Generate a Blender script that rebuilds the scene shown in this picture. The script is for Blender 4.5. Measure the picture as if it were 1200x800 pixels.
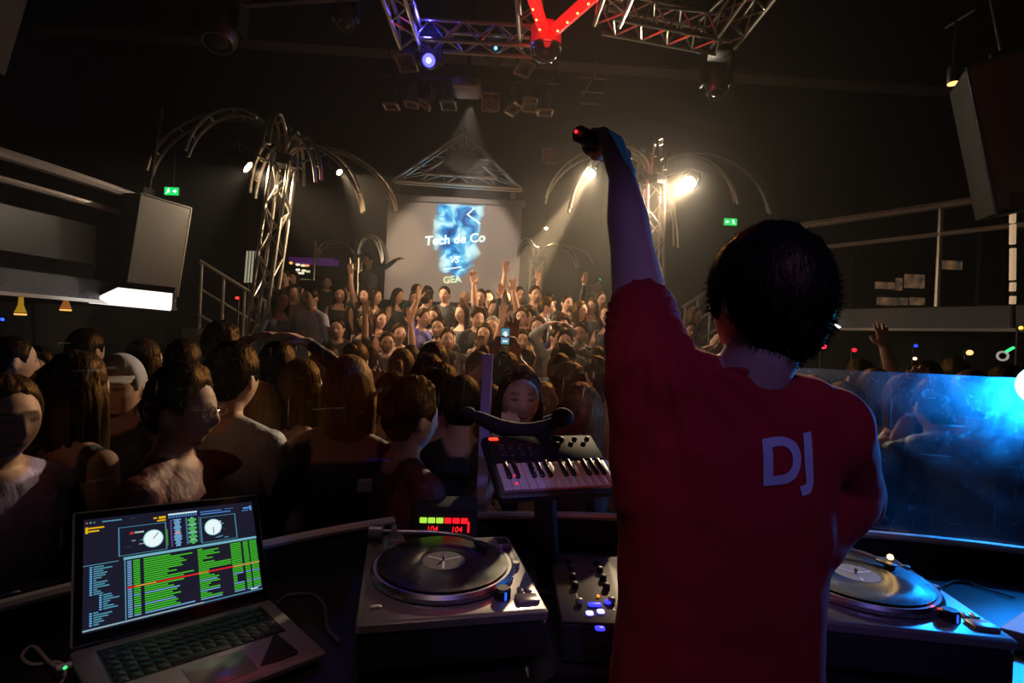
import bpy, math, random
import numpy as np
from mathutils import Vector, Matrix, Euler, noise
from mathutils.bvhtree import BVHTree

PI = math.pi
R = math.radians
random.seed(7)
for o in list(bpy.data.objects):
    bpy.data.objects.remove(o)
scene = bpy.context.scene
COL = scene.collection

# ------------------------------------------------------------------ camera
ROLL = R(2.5)
EYE = Vector((0, 0, 1.81))
cd = bpy.data.cameras.new('camera')
cd.lens = 18.0
cd.sensor_width = 36.0
cd.clip_start = 0.02
cd.clip_end = 100
cam = bpy.data.objects.new('camera', cd)
COL.objects.link(cam)
cam.location = EYE
cam.rotation_euler = (Matrix.Rotation(PI/2, 3, 'X') @ Matrix.Rotation(ROLL, 3, 'Z')).to_euler()
scene.camera = cam

# ------------------------------------------------------------------ world, exposure
w = bpy.data.worlds.new('world')
scene.world = w
w.use_nodes = True
bg = w.node_tree.nodes['Background']
bg.inputs['Color'].default_value = (0.10, 0.09, 0.22, 1)
bg.inputs['Strength'].default_value = 0.014
scene.view_settings.view_transform = 'Standard'
scene.view_settings.look = 'None'
scene.view_settings.exposure = 0.0
scene.view_settings.gamma = 1.0
scene.view_settings.use_curve_mapping = False
HAZE_DENSITY = 0.009
WARM = (1.0, 0.70, 0.40)

# ------------------------------------------------------------------ helpers
def P(px, py, d):
    """a point of the place given by where it shows in the 1200x800 photograph and its depth"""
    x = (px-600)/600.0
    y = (400-py)/600.0
    c, s = math.cos(ROLL), math.sin(ROLL)
    return Vector((d*(x*c - y*s), d, EYE.z + d*(x*s + y*c)))

MATS = {}
def mat(name, col, rough=0.5, metal=0.0, emit=None, strength=0.0, vary=0.2, scale=20.0, bump=0.0, spec=0.5, sheen=0.0, coat=0.0):
    if name in MATS:
        return MATS[name]
    m = bpy.data.materials.new(name)
    m.use_nodes = True
    nt = m.node_tree
    b = nt.nodes['Principled BSDF']
    b.inputs['Roughness'].default_value = rough
    b.inputs['Metallic'].default_value = metal
    b.inputs['Specular IOR Level'].default_value = spec
    if sheen:
        b.inputs['Sheen Weight'].default_value = sheen
    if coat:
        b.inputs['Coat Weight'].default_value = coat
    tc = nt.nodes.new('ShaderNodeTexCoord')
    n = nt.nodes.new('ShaderNodeTexNoise')
    n.inputs['Scale'].default_value = scale
    n.inputs['Detail'].default_value = 5
    nt.links.new(tc.outputs['Object'], n.inputs['Vector'])
    mx = nt.nodes.new('ShaderNodeMix')
    mx.data_type = 'RGBA'
    mx.inputs[6].default_value = (col[0]*(1-vary), col[1]*(1-vary), col[2]*(1-vary), 1)
    mx.inputs[7].default_value = (min(1, col[0]*(1+vary)), min(1, col[1]*(1+vary)), min(1, col[2]*(1+vary)), 1)
    nt.links.new(n.outputs['Fac'], mx.inputs[0])
    nt.links.new(mx.outputs[2], b.inputs['Base Color'])
    if bump:
        bp = nt.nodes.new('ShaderNodeBump')
        bp.inputs['Strength'].default_value = bump
        bp.inputs['Distance'].default_value = 0.01
        nt.links.new(n.outputs['Fac'], bp.inputs['Height'])
        nt.links.new(bp.outputs['Normal'], b.inputs['Normal'])
    if emit:
        b.inputs['Emission Color'].default_value = (*emit, 1)
        b.inputs['Emission Strength'].default_value = strength
    MATS[name] = m
    return m

class MB:
    def __init__(self):
        self.v = []
        self.f = []
    def add(self, v, f):
        o = len(self.v)
        self.v += [Vector(q) for q in v]
        self.f += [tuple(i+o for i in q) for q in f]
        return self
    def box(self, c, s, rot=None):
        c = Vector(c)
        v = []
        for z in (-1, 1):
            for x, y in ((-1, -1), (1, -1), (1, 1), (-1, 1)):
                p = Vector((x*s[0]/2, y*s[1]/2, z*s[2]/2))
                if rot is not None:
                    p = rot @ p
                v.append(c+p)
        return self.add(v, [(3, 2, 1, 0), (4, 5, 6, 7), (0, 1, 5, 4), (1, 2, 6, 5), (2, 3, 7, 6), (3, 0, 4, 7)])
    def bbox(self, c, s, b, rot=None):
        """box with chamfered vertical and top edges"""
        c = Vector(c)
        x, y, z = s[0]/2, s[1]/2, s[2]/2
        rings = []
        for zz, k in ((-z, b), (-z+b, 0), (z-b, 0), (z, b)):
            ring = []
            for sx, sy, o in ((-1, -1, 0), (1, -1, 1), (1, 1, 0), (-1, 1, 1)):
                p1 = (sx*(x-k-(0 if o else 0)), sy*(y-k-b))
                p2 = (sx*(x-k-b), sy*(y-k))
                a = (p1, p2) if o == 0 else (p2, p1)
                for q in a:
                    p = Vector((q[0], q[1], zz))
                    ring.append(c + (rot @ p if rot is not None else p))
            rings.append(ring)
        return self.loft(rings, True)
    def loft(self, rings, caps=True):
        n = len(rings[0])
        v = [p for r in rings for p in r]
        f = []
        for i in range(len(rings)-1):
            for j in range(n):
                k = (j+1) % n
                f.append((i*n+j, i*n+k, (i+1)*n+k, (i+1)*n+j))
        if caps:
            f.append(tuple(reversed(range(n))))
            f.append(tuple(range((len(rings)-1)*n, len(rings)*n)))
        return self.add(v, f)
    def cyl(self, a, b, r0, r1=None, n=12):
        if r1 is None:
            r1 = r0
        a, b = Vector(a), Vector(b)
        u, w_ = frame(b-a)
        rings = []
        for p, r in ((a, r0), (b, r1)):
            rings.append([p+u*r*math.cos(2*PI*i/n)+w_*r*math.sin(2*PI*i/n) for i in range(n)])
        return self.loft(rings)
    def tube(self, pts, r, n=8):
        pts = [Vector(p) for p in pts]
        rings = []
        u = None
        for i, p in enumerate(pts):
            t = (pts[min(i+1, len(pts)-1)]-pts[max(i-1, 0)]).normalized()
            if u is None:
                u, w_ = frame(t)
            else:
                u = (u-t*u.dot(t)).normalized()
                w_ = t.cross(u)
            rr = r[i] if hasattr(r, '__len__') else r
            rings.append([p+u*rr*math.cos(2*PI*k/n)+w_*rr*math.sin(2*PI*k/n) for k in range(n)])
        return self.loft(rings)
    def lathe(self, prof, a=(0, 0, 0), axis=(0, 0, 1), n=24, scl=(1, 1)):
        a = Vector(a)
        t = Vector(axis).normalized()
        u, w_ = frame(t)
        rings = [[a+t*z+u*r*scl[0]*math.cos(2*PI*i/n)+w_*r*scl[1]*math.sin(2*PI*i/n) for i in range(n)] for r, z in prof]
        return self.loft(rings)
    def ell(self, c, s, nu=16, nv=10, rot=None):
        c = Vector(c)
        rings = []
        for j in range(1, nv):
            t = PI*j/nv
            ring = []
            for i in range(nu):
                p = Vector((s[0]*math.sin(t)*math.cos(2*PI*i/nu), s[1]*math.sin(t)*math.sin(2*PI*i/nu), -s[2]*math.cos(t)))
                ring.append(c+(rot @ p if rot is not None else p))
            rings.append(ring)
        return self.loft(rings)
    def cap(self, a, b, r0, r1, n=14):
        """round-ended tapered limb"""
        a, b = Vector(a), Vector(b)
        t = (b-a).normalized()
        L = (b-a).length
        pr = []
        for k in range(1, 5):
            q = PI/2*k/4
            pr.append((r0*math.sin(q), -r0*math.cos(q)))
        for k in range(0, 4):
            q = PI/2*k/4
            pr.append((r1*math.cos(q), L+r1*math.sin(q)))
        return self.lathe([(max(r, 1e-4), z) for r, z in pr], a, t, n)
    def transform(self, M):
        self.v = [M @ p for p in self.v]
        return self

def frame(t):
    t = Vector(t).normalized()
    u = t.cross(Vector((0, 0, 1)))
    if u.length < 1e-3:
        u = t.cross(Vector((0, 1, 0)))
    u.normalize()
    return u, t.cross(u)

WM = {}
def props(o, label=None, cat=None, group=None, kind=None):
    if label: o['label'] = label
    if cat: o['category'] = cat
    if group: o['group'] = group
    if kind: o['kind'] = kind
    return o

def thing(name, label, cat, loc=(0, 0, 0), rot=None, group=None, kind=None):
    o = bpy.data.objects.new(name, None)
    o.empty_display_size = 0.05
    COL.objects.link(o)
    M = Matrix.Translation(loc)
    if rot is not None:
        M = M @ rot.to_4x4()
    o.matrix_world = M
    WM[o] = M
    return props(o, label, cat, group, kind)

def mesh_from(mb, name, smooth):
    me = bpy.data.meshes.new(name)
    me.from_pydata([tuple(p) for p in mb.v], [], mb.f)
    me.update()
    if smooth:
        me.polygons.foreach_set('use_smooth', [True]*len(me.polygons))
        if smooth != 'all':
            me.set_sharp_from_angle(angle=R(40))
    return me

def obj(name, mb, m, parent=None, smooth=True, world=False, label=None, cat=None, group=None, kind=None, bevel=0):
    """one mesh object; world=True: the shape is given in world coordinates, otherwise in the parent's"""
    if parent is not None and world:
        mb.transform(WM[parent].inverted())
    if parent is None:
        # top-level mesh: origin at its base centre
        n = len(mb.v)
        lo = [min(p[i] for p in mb.v) for i in range(3)]
        hi = [max(p[i] for p in mb.v) for i in range(3)]
        c = Vector(((lo[0]+hi[0])/2, (lo[1]+hi[1])/2, lo[2]))
        mb.v = [p-c for p in mb.v]
    me = mesh_from(mb, name, smooth)
    if m is not None:
        me.materials.append(m)
    o = bpy.data.objects.new(name, me)
    COL.objects.link(o)
    if parent is not None:
        o.parent = parent
        WM[o] = WM[parent].copy()
    else:
        o.location = c
        WM[o] = Matrix.Translation(c)
    if bevel:
        b = o.modifiers.new('bevel', 'BEVEL')
        b.width = bevel
        b.segments = 2
        b.limit_method = 'ANGLE'
    return props(o, label, cat, group, kind)

_bar = {}
def bar(name, a, b, r, m, parent):
    """a straight tube: all bars of one material share one unit mesh"""
    k = m.name
    if k not in _bar:
        mb = MB().cyl((0, 0, 0), (0, 0, 1), 1, n=8)
        me = mesh_from(mb, 'bar', True)
        me.materials.append(m)
        _bar[k] = me
    a, b = Vector(a), Vector(b)
    o = bpy.data.objects.new(name, _bar[k])
    COL.objects.link(o)
    if parent is not None:
        Mi = WM[parent].inverted()
        a, b = Mi @ a, Mi @ b
        o.parent = parent
    o.location = a
    q = (b-a).to_track_quat('Z', 'Y')
    o.rotation_mode = 'QUATERNION'
    o.rotation_quaternion = q
    o.scale = (r, r, (b-a).length)
    return o

def light(name, kind, loc, energy, col, parent=None, target=None, size=0.05, angle=40, blend=0.3):
    ld = bpy.data.lights.new(name, kind)
    ld.energy = energy
    ld.color = col
    if kind in ('POINT', 'SPOT'):
        ld.shadow_soft_size = size
    if kind == 'SPOT':
        ld.spot_size = R(angle)
        ld.spot_blend = blend
    if kind == 'AREA':
        ld.size = size
    o = bpy.data.objects.new(name, ld)
    COL.objects.link(o)
    M = Matrix.Translation(loc)
    if target is not None:
        M = M @ (Vector(target)-Vector(loc)).to_track_quat('-Z', 'Y').to_matrix().to_4x4()
    if parent is not None:
        o.parent = parent
        M = WM[parent].inverted() @ M
    o.matrix_local = M
    return o

def text_mesh(txt, size, depth=0.0, bold=0.0, shear=0.0, align='CENTER'):
    c = bpy.data.curves.new('txt', 'FONT')
    c.body = txt
    c.size = size
    c.extrude = depth
    c.offset = bold
    c.shear = shear
    c.align_x = align
    c.align_y = 'CENTER'
    o = bpy.data.objects.new('txt', c)
    COL.objects.link(o)
    dg = bpy.context.evaluated_depsgraph_get()
    me = bpy.data.meshes.new_from_object(o.evaluated_get(dg))
    v = [q.co.copy() for q in me.vertices]
    f = [tuple(p.vertices) for p in me.polygons]
    bpy.data.objects.remove(o)
    return v, f

# ------------------------------------------------------------------ materials
M_black = mat('black_plastic', (0.012, 0.012, 0.014), 0.45)
M_blackmatt = mat('black_paint', (0.010, 0.010, 0.012), 0.8, bump=0.2)
M_alu = mat('truss_aluminium', (0.62, 0.57, 0.5), 0.28, 1.0, vary=0.12)
M_steel = mat('brushed_steel', (0.5, 0.49, 0.5), 0.3, 1.0, vary=0.15)
M_silver = mat('silver_plastic', (0.30, 0.29, 0.28), 0.38, 0.7)
M_wall = mat('wall_paint_dark', (0.020, 0.020, 0.030), 0.85, scale=3, bump=0.15)
M_ceil = mat('ceiling_black', (0.016, 0.015, 0.019), 0.9, scale=4, bump=0.2)
M_floor = mat('floor_dark', (0.03, 0.027, 0.027), 0.35, scale=5, bump=0.1)
M_cab = mat('speaker_cabinet', (0.02, 0.019, 0.018), 0.7, bump=0.3, scale=200)
M_grill = mat('speaker_grille', (0.20, 0.18, 0.145), 0.55, 0.3, bump=0.5, scale=300)
M_cable = mat('cable_rubber', (0.015, 0.014, 0.014), 0.5)

# ================================================================== THE SETTING
def struct(name, mb, m, smooth=False, label=None):
    return obj(name, mb, m, None, smooth, kind='structure', label=label)

HX, HY, HZ = 7.2, 10.6, 6.7
struct('floor', MB().box((0, 4.0, -0.05), (2*HX, 14.0, 0.1)), M_floor, label='dark dance floor under the crowd')
struct('ceiling', MB().box((0, 4.0, HZ+0.05), (2*HX, 14.0, 0.1)), M_ceil, label='black ceiling high above the dance floor')
struct('wall_back', MB().box((0, HY+0.1, HZ/2), (2*HX, 0.2, HZ)), M_wall, label='dark rear wall behind the projection screen')
struct('wall_left', MB().box((-HX-0.1, 4.0, HZ/2), (0.2, 14.0, HZ)), M_wall, label='dark navy wall above the left balcony')
struct('wall_right', MB().box((HX+0.1, 4.0, HZ/2), (0.2, 14.0, HZ)), M_wall, label='dark wall behind the right balcony')
struct('wall_front', MB().box((0, -3.1, HZ/2), (2*HX, 0.2, HZ)), M_wall, label='dark wall behind the booth')
# raised tiers where the far crowd stands
TIERS = [(5.2, 0.25), (6.0, 0.5), (6.8, 0.87), (8.0, 1.2)]
def tier_z(y):
    z = 0.0
    for a, h in TIERS:
        if y >= a: z = h
    return z
for i, (a, h) in enumerate(TIERS):
    b = TIERS[i+1][0] if i+1 < len(TIERS) else HY
    struct('floor_tier', MB().box((0, (a+b)/2, h/2), (11.0, b-a, h)), M_floor, label='raised step of the far standing tiers')
struct('floor_booth', MB().box((0.2, 0.0, 0.125), (4.6, 2.6, 0.25)), M_floor, label='raised floor of the booth')
# ceiling beam
mbm = MB()
a, b = P(-120, 22, 7.6), P(1300, 120, 7.0)
mbm.cyl(a, b, 0.09, n=4)
mbm2 = MB().cyl(a+Vector((0, 0, .0)), b, 0.02, n=4)
struct('trim_1', mbm, mat('beam_paint', (0.16, 0.14, 0.13), 0.6), label='grey steel beam crossing below the ceiling')
# angled ceiling panel in the top left corner
struct('trim_2', MB().box(P(-34, 10, 3.4), (0.14, 0.5, 0.62), Matrix.Rotation(R(14), 3, 'Y')), mat('grey_paint', (0.12, 0.11, 0.1), 0.7), label='grey edge of a ceiling panel in the upper left corner')

# ------------------------------------------------------------------ balconies
M_fascia = mat('glitter_fascia', (0.085, 0.09, 0.11), 0.35, 0.5, vary=0.8, scale=160, bump=0.6)
M_rail = mat('rail_steel', (0.55, 0.50, 0.45), 0.4, 0.4)
M_smoke = mat('smoked_panel', (0.035, 0.036, 0.05), 0.3)

def balcony(name, pts, z0, z1, back_x, label):
    """slab along a curved edge, fascia, with a dark infill panel, posts and rails on it"""
    t = thing(name, label, 'balcony', (pts[0][0], pts[0][1], z0))
    pts = [Vector((p[0], p[1], 0)) for p in pts]
    v, f = [], []
    n = len(pts)
    for p in pts:
        v += [(p.x, p.y, z0), (p.x, p.y, z1), (back_x, p.y, z1), (back_x, p.y, z0)]
    mb = MB()
    for i in range(n-1):
        a = i*4
        for k in range(4):
            f.append((a+k, a+(k+1) % 4, a+4+(k+1) % 4, a+4+k))
    f += [(3, 2, 1, 0), ((n-1)*4, (n-1)*4+1, (n-1)*4+2, (n-1)*4+3)]
    obj('slab', mb.add(v, f), M_blackmatt, t, False, True)
    s = 1 if back_x > 0 else -1
    for nm, za, zb, off, m in (('fascia', z0+0.015, z1-0.01, -0.02, M_fascia), ('edge_strip', z0-0.012, z0+0.02, -0.035, M_steel)):
        mb = MB()
        rings = []
        for p in pts:
            x = p.x+off*s
            rings.append([Vector((x, p.y, za)), Vector((x, p.y, zb)), Vector((p.x+0.01*s, p.y, zb)), Vector((p.x+0.01*s, p.y, za))])
        obj(nm, mb.loft(rings), m, t, False, True)
    return t

def rails(t, pts, zs, r, posts, z_post0, name='handrail'):
    for k, z in enumerate(zs):
        obj(name if k == 0 else 'rail', MB().tube([Vector((p[0], p[1], z)) for p in pts], r if k == 0 else r*0.62), M_rail, t, True, True)
    for q in posts:
        bar('post', (q[0], q[1], z_post0), (q[0], q[1], zs[0]), r*0.6, M_rail, t)

def smooth_pts(ps, n=8):
    """Catmull-Rom through the points"""
    ps = [Vector(p) for p in ps]
    out = []
    for i in range(len(ps)-1):
        p0, p1, p2, p3 = ps[max(i-1, 0)], ps[i], ps[i+1], ps[min(i+2, len(ps)-1)]
        for k in range(n):
            t = k/n
            out.append(0.5*((2*p1)+(p2-p0)*t+(2*p0-5*p1+4*p2-p3)*t*t+(3*p1-p0-3*p2+p3)*t**3))
    out.append(ps[-1])
    return out

def flat(p): return (p[0], p[1], 0)
# left balcony
Ledge = smooth_pts([(-4.62, 2.6, 0), (-4.40, 3.4, 0), (-4.22, 4.2, 0), (-4.1, 4.9, 0), (-4.05, 5.6, 0), (-4.1, 6.2, 0)], 6)
bl = balcony('balcony', Ledge, 2.02, 2.24, -HX, 'left balcony with a glittery fascia and steel rails above the crowd')
rails(bl, Ledge, (3.16, 2.95), 0.05, [Ledge[2], Ledge[-1]], 2.24)
mb = MB()
rr = []
for p in Ledge[:22]:
    rr.append([Vector((p.x-0.03, p.y, 2.38)), Vector((p.x-0.03, p.y, 2.76)), Vector((p.x-0.06, p.y, 2.76)), Vector((p.x-0.06, p.y, 2.38))])
obj('infill_panel', mb.loft(rr), M_smoke, bl, False, True)
# right balcony
Redge = smooth_pts([(5.9, 3.3, 0), (5.55, 4.2, 0), (5.0, 5.2, 0), (4.35, 6.1, 0), (3.75, 6.9, 0), (3.5, 7.4, 0)], 6)
br = balcony('balcony', Redge, 2.14, 2.40, HX, 'right balcony with a plain grey fascia and curved steel rail')
rails(br, Redge, (3.52, 3.2), 0.045, [Redge[4], Redge[15], Redge[-1]], 2.40)
obj('back_panel', MB().box((6.3, 6.2, 2.95), (1.4, 0.05, 0.9)), M_smoke, br, False, True)
# lit openings at the back of the right balcony
M_pane = bpy.data.materials.new('lit_pane')
M_pane.use_nodes = True
nt = M_pane.node_tree
b_ = nt.nodes['Principled BSDF']
b_.inputs['Base Color'].default_value = (0.1, 0.09, 0.08, 1)
tc = nt.nodes.new('ShaderNodeTexCoord')
nz = nt.nodes.new('ShaderNodeTexNoise')
nz.inputs['Scale'].default_value = 9
cr = nt.nodes.new('ShaderNodeValToRGB')
cr.color_ramp.elements[0].position = 0.35
cr.color_ramp.elements[0].color = (0.03, 0.035, 0.03, 1)
cr.color_ramp.elements[1].position = 0.7
cr.color_ramp.elements[1].color = (0.30, 0.15, 0.07, 1)
nt.links.new(tc.outputs['Object'], nz.inputs['Vector'])
nt.links.new(nz.outputs['Fac'], cr.inputs['Fac'])
nt.links.new(cr.outputs['Color'], b_.inputs['Emission Color'])
b_.inputs['Emission Strength'].default_value = 0.42
wn = thing('window_1', 'dimly lit window with amber panes on the right balcony', 'window', P(1060, 357, 7.2), kind='structure')
for (x0, y0, x1, y1) in ((1026, 331, 1048, 338), (1050, 326, 1057, 340), (1060, 322, 1083, 337), (1028, 349, 1051, 357), (1053, 349, 1063, 357), (1066, 349, 1083, 357), (1102, 306, 1127, 315)):
    a, b = P(x0, y1, 7.2), P(x1, y0, 7.2)
    obj('pane', MB().box((a+b)/2, (b.x-a.x, 0.03, b.z-a.z)), M_pane, wn, False, True)
a, b = P(1018, 345, 7.2), P(1150, 342, 7.2)
bar('glazing_bar', P(1015, 343.5, 7.18), P(1110, 343.5, 7.18), 0.025, M_blackmatt, wn)
obj('surround', MB().box(P(1075, 335, 7.26), (1.9, 0.06, 0.75)), M_blackmatt, wn, False, True)
# bright slim pole at far right with glowing segments
pl = thing('light_pole', 'slim pole with warm glowing segments below the right hanging speaker', 'light', P(1188, 372, 4.4))
M_tubeglow = mat('warm_tube_glow', (0.5, 0.4, 0.3), 0.5, emit=(0.75, 0.5, 0.28), strength=0.55)
bar('pole', P(1187, 384, 4.4), P(1187, 238, 4.4), 0.018, M_blackmatt, pl)
for y0, y1 in ((249, 261), (263, 286), (291, 328), (331, 341), (347, 356)):
    bar('glowing_segment', P(1186.5, y1, 4.37), P(1187, y0, 4.37), 0.022, M_tubeglow, pl)

# ------------------------------------------------------------------ hanging speakers
def speaker(label, loc, rot, W, D, H, lit=True, badge=None):
    t = thing('hanging_speaker', label, 'speaker', loc, rot)
    cab = obj('cabinet', MB().bbox((0, D/2, H/2), (W, D, H), 0.012), M_cab, t)
    obj('grille', MB().bbox((0, -0.012, H/2), (W*0.97, 0.03, H*0.97), 0.006), M_grill, t)
    for sx in (-1, 1):
        obj('frame_edge', MB().box((sx*W*0.49, -0.02, H/2), (0.012, 0.02, H)), M_steel, t, False)
    obj('frame_edge', MB().box((0, -0.02, H*0.995), (W, 0.02, 0.012)), M_steel, t, False)
    obj('bracket', MB().box((0, D*0.6, H+0.06), (W*0.25, 0.05, 0.14)).cyl((0, D*0.6, H+0.1), (0, D*0.6, H+1.0), 0.02), M_black, t)
    if badge:
        v, f = text_mesh(badge, 0.09)
        M4 = Matrix.Translation((-W*0.33, -0.034, 0.12)) @ Matrix.Rotation(PI/2, 4, 'X')
        obj('badge', MB().add([M4 @ q for q in v], f), mat('badge_grey', (0.25, 0.22, 0.18), 0.5), t, False)
    return t
SLW = 0.5
slr = Matrix.Rotation(R(6.5), 3, 'Y') @ Matrix.Rotation(R(62), 3, 'Z')
sl = speaker('black hanging speaker with dark grille beside the left balcony rail', P(146, 339, 5.12)-slr @ Vector((-SLW/2, 0, 0)), slr, SLW, 0.62, 0.98, badge='or')
# its dark side turned toward the booth
obj('side_panel', MB().box((-0.258, 0.31, 0.49), (0.02, 0.60, 0.96)), M_cab, sl, False)
M_spill = mat('spilled_light_glow', (0.9, 0.88, 0.82), 0.5, emit=(1.0, 0.93, 0.80), strength=1.5)  # emission stands in for light spilled on white surfaces, no lamp here
def spill_wedge(label, q, d):
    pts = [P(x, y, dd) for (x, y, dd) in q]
    t = thing('lit_wedge', label, 'light', pts[0])
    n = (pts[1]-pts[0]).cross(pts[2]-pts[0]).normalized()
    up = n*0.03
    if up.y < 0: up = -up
    obj('lit_face', MB().loft([pts, [p+up for p in pts]]), M_spill, t, False, True)
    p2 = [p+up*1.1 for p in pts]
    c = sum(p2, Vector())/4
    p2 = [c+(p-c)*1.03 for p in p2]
    obj('housing', MB().loft([p2, [p+up*2 for p in p2]]), M_blackmatt, t, False, True)  # dark backing of the glowing wedge
spill_wedge('white wedge under the left hanging speaker, spilled light as its own glow', [(137, 340, 4.9), (201, 347, 4.95), (200, 364, 5.3), (104, 355, 5.1)], 5)
spill_wedge('small white wedge under the right balcony beside the head, spilled light as its own glow', [(969, 374, 6.4), (986, 383, 6.4), (982, 386, 6.6), (956, 386, 6.5)], 6)
srr = Matrix.Rotation(R(-14), 3, 'Y') @ Matrix.Rotation(R(-32), 3, 'Z')
sr = speaker('tall dark hanging speaker at the upper right edge', P(1166, 252, 3.9)-srr @ Vector((-0.31, 0, 0)), srr, 0.62, 0.6, 1.14)
obj('label_plate', MB().box((-0.25, -0.032, 0.10), (0.06, 0.01, 0.12)), M_silver, sr, False)
# small downlight beside it
dl = thing('downlight', 'small downlight glowing amber next to the right hanging speaker', 'light', P(1117, 98, 4.4))
obj('can', MB().lathe([(0.03, 0.0), (0.045, 0.02), (0.045, 0.14), (0.02, 0.16)], (0, 0, 0.0), n=16), M_black, dl)
obj('lens', MB().lathe([(0.04, -0.004), (0.04, 0.004)], (0, 0, 0)), mat('amber_lens', (0.8, .5, .2), 0.4, emit=(1, 0.55, 0.15), strength=2.5), dl)
bar('stem', P(1117, 98, 4.4)+Vector((0, 0, .15)), P(1117, 98, 4.4)+Vector((0, 0, 2.6)), 0.01, M_black, dl)
# thin ceiling rod
rd = thing('ceiling_rod', 'thin pale rod under the ceiling at upper right', 'rod', P(1108, 33, 5.5))
bar('rod', P(1108, 33, 5.5), P(1142, 12, 5.2), 0.012, M_steel, rd)
for pp in (P(1110, 32, 5.49), P(1140, 13, 5.22)):
    bar('hanger', pp, (pp.x, pp.y, HZ), 0.006, M_black, rd)

# ------------------------------------------------------------------ stairs left and right of the tiers
def stair(name, a, b, steps, wdt, label, rail_side, zfloor):
    """straight stair from foot a up to head b"""
    a, b = Vector(a), Vector(b)
    t = thing(name, label, 'stairs', (a.x, a.y, zfloor))
    h = Vector((b.x-a.x, b.y-a.y, 0))
    u = h.normalized()
    v = Vector((-u.y, u.x, 0))
    for i in range(steps):
        c = a+(b-a)*((i+0.5)/steps)
        z = a.z+(b.z-a.z)*(i+1)/steps
        rot = Matrix(((u.x, v.x, 0), (u.y, v.y, 0), (0, 0, 1)))
        obj('step', MB().box((c.x, c.y, z-0.15), (h.length/steps+0.03, wdt, 0.30), rot), M_floor, t, False, True)
    o = v*(wdt/2*rail_side)
    obj('stringer', MB().add([a+o+Vector((0, 0, -.28)), b+o+Vector((0, 0, -.28)), b+o+Vector((0, 0, 0.04)), a+o+Vector((0, 0, 0.04)),
                              a+o*1.06+Vector((0, 0, -.28)), b+o*1.06+Vector((0, 0, -.28)), b+o*1.06+Vector((0, 0, 0.04)), a+o*1.06+Vector((0, 0, 0.04))],
                             [(0, 1, 2, 3), (7, 6, 5, 4), (0, 4, 5, 1), (1, 5, 6, 2), (2, 6, 7, 3), (3, 7, 4, 0)]), M_wall, t, False, True)
    for k, z in enumerate((0.92, 0.55, 0.2)):
        bar('handrail' if k == 0 else 'rail', a+o+Vector((0, 0, z)), b+o+Vector((0, 0, z)), 0.026 if k == 0 else 0.018, M_rail, t)
    for q in (0.06, 0.36, 0.66, 0.97):
        c = a+(b-a)*q+o
        bar('post', c, c+Vector((0, 0, 0.92)), 0.02, M_rail, t)
    return t
sa = P(297, 352, 6.6); sb = P(206, 296, 6.3)
stair('staircase', (sa.x, sa.y+.35, sa.z-0.92), (sb.x, sb.y+.35, sb.z-0.92), 7, 0.7, 'dark staircase with steel handrails descending right of the left speaker', -1, 0.5)
sa = P(800, 360, 8.2); sb = P(850, 328, 8.2)
stair('staircase', (sa.x, sa.y+.35, sa.z-0.92), (sb.x, sb.y+.35, sb.z-0.92), 4, 0.7, 'short staircase with steel handrail behind the raised arm', -1, 1.2)

# ================================================================== TRUSSES
def truss(parent, A, B, wdt, n, r=0.022, rb=0.010, up=None, chords=4, m=M_alu):
    A, B = Vector(A), Vector(B)
    t = (B-A).normalized()
    if up is None:
        u, v = frame(t)
    else:
        u = t.cross(Vector(up)).normalized()
        v = t.cross(u)
    if chords == 4:
        offs = [(u+v)*wdt/2, (v-u)*wdt/2, (-u-v)*wdt/2, (u-v)*wdt/2]
    else:
        offs = [v*wdt*0.58, (-v*0.5+u*0.866)*wdt*0.58, (-v*0.5-u*0.866)*wdt*0.58]
    for o in offs:
        bar('chord', A+o, B+o, r, m, parent)
    k = len(offs)
    for s in range(k):
        o1, o2 = offs[s], offs[(s+1) % k]
        for i in range(n):
            p = A+(B-A)*(i/n)
            q = A+(B-A)*((i+1)/n)
            if (i+s) % 2 == 0:
                bar('brace', p+o1, q+o2, rb, m, parent)
            else:
                bar('brace', p+o2, q+o1, rb, m, parent)

def arc_arm(parent, top, az, reach, rise, drop, r=0.020, gap=0.11, n=18):
    """palm frond of two curved tubes with rungs"""
    d = Vector((math.cos(az), math.sin(az), 0))
    s = Vector((-d.y, d.x, 0))
    def pt(t, off):
        rr = reach*(1-math.cos(t*PI*0.94))/1.98
        z = rise*math.sin(t*PI*0.94)*1.02-drop*t*t
        return top+d*(rr+0.05)+Vector((0, 0, z))+s*off
    pa = [pt(i/n, gap/2) for i in range(n+1)]
    pb = [pt(i/n, -gap/2)+Vector((0, 0, -0.045))-d*0.03*math.sin(PI*i/n) for i in range(n+1)]
    for p in (pa, pb):
        obj('frond_tube', MB().tube(p, r, 8), M_alu, parent, True, True)
    for i in range(1, n+1, 3):
        bar('rung', pa[i], pb[i], r*0.55, M_alu, parent)

def palm(label, foot, top, wdt, arms, n, r=0.022, chords=4):
    foot, top = Vector(foot), Vector(top)
    t = thing('palm_truss', label, 'truss', foot)
    truss(t, foot, top, wdt, n, r, r*0.5, chords=chords, up=(0, 1, 0))
    ax = (top-foot).normalized()
    obj('head_plate', MB().cyl(top-ax*0.05, top+ax*0.07, wdt*0.8, n=8), M_black, t, True, True)
    obj('base_plate', MB().box(foot+Vector((0, 0, 0.012)), (wdt*1.9, wdt*1.9, 0.024)), M_black, t, False, True)
    for (az, reach, rise, drop) in arms:
        arc_arm(t, top+ax*0.05, R(az), reach, rise, drop, r*0.95, wdt*0.40)
    return t

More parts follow.
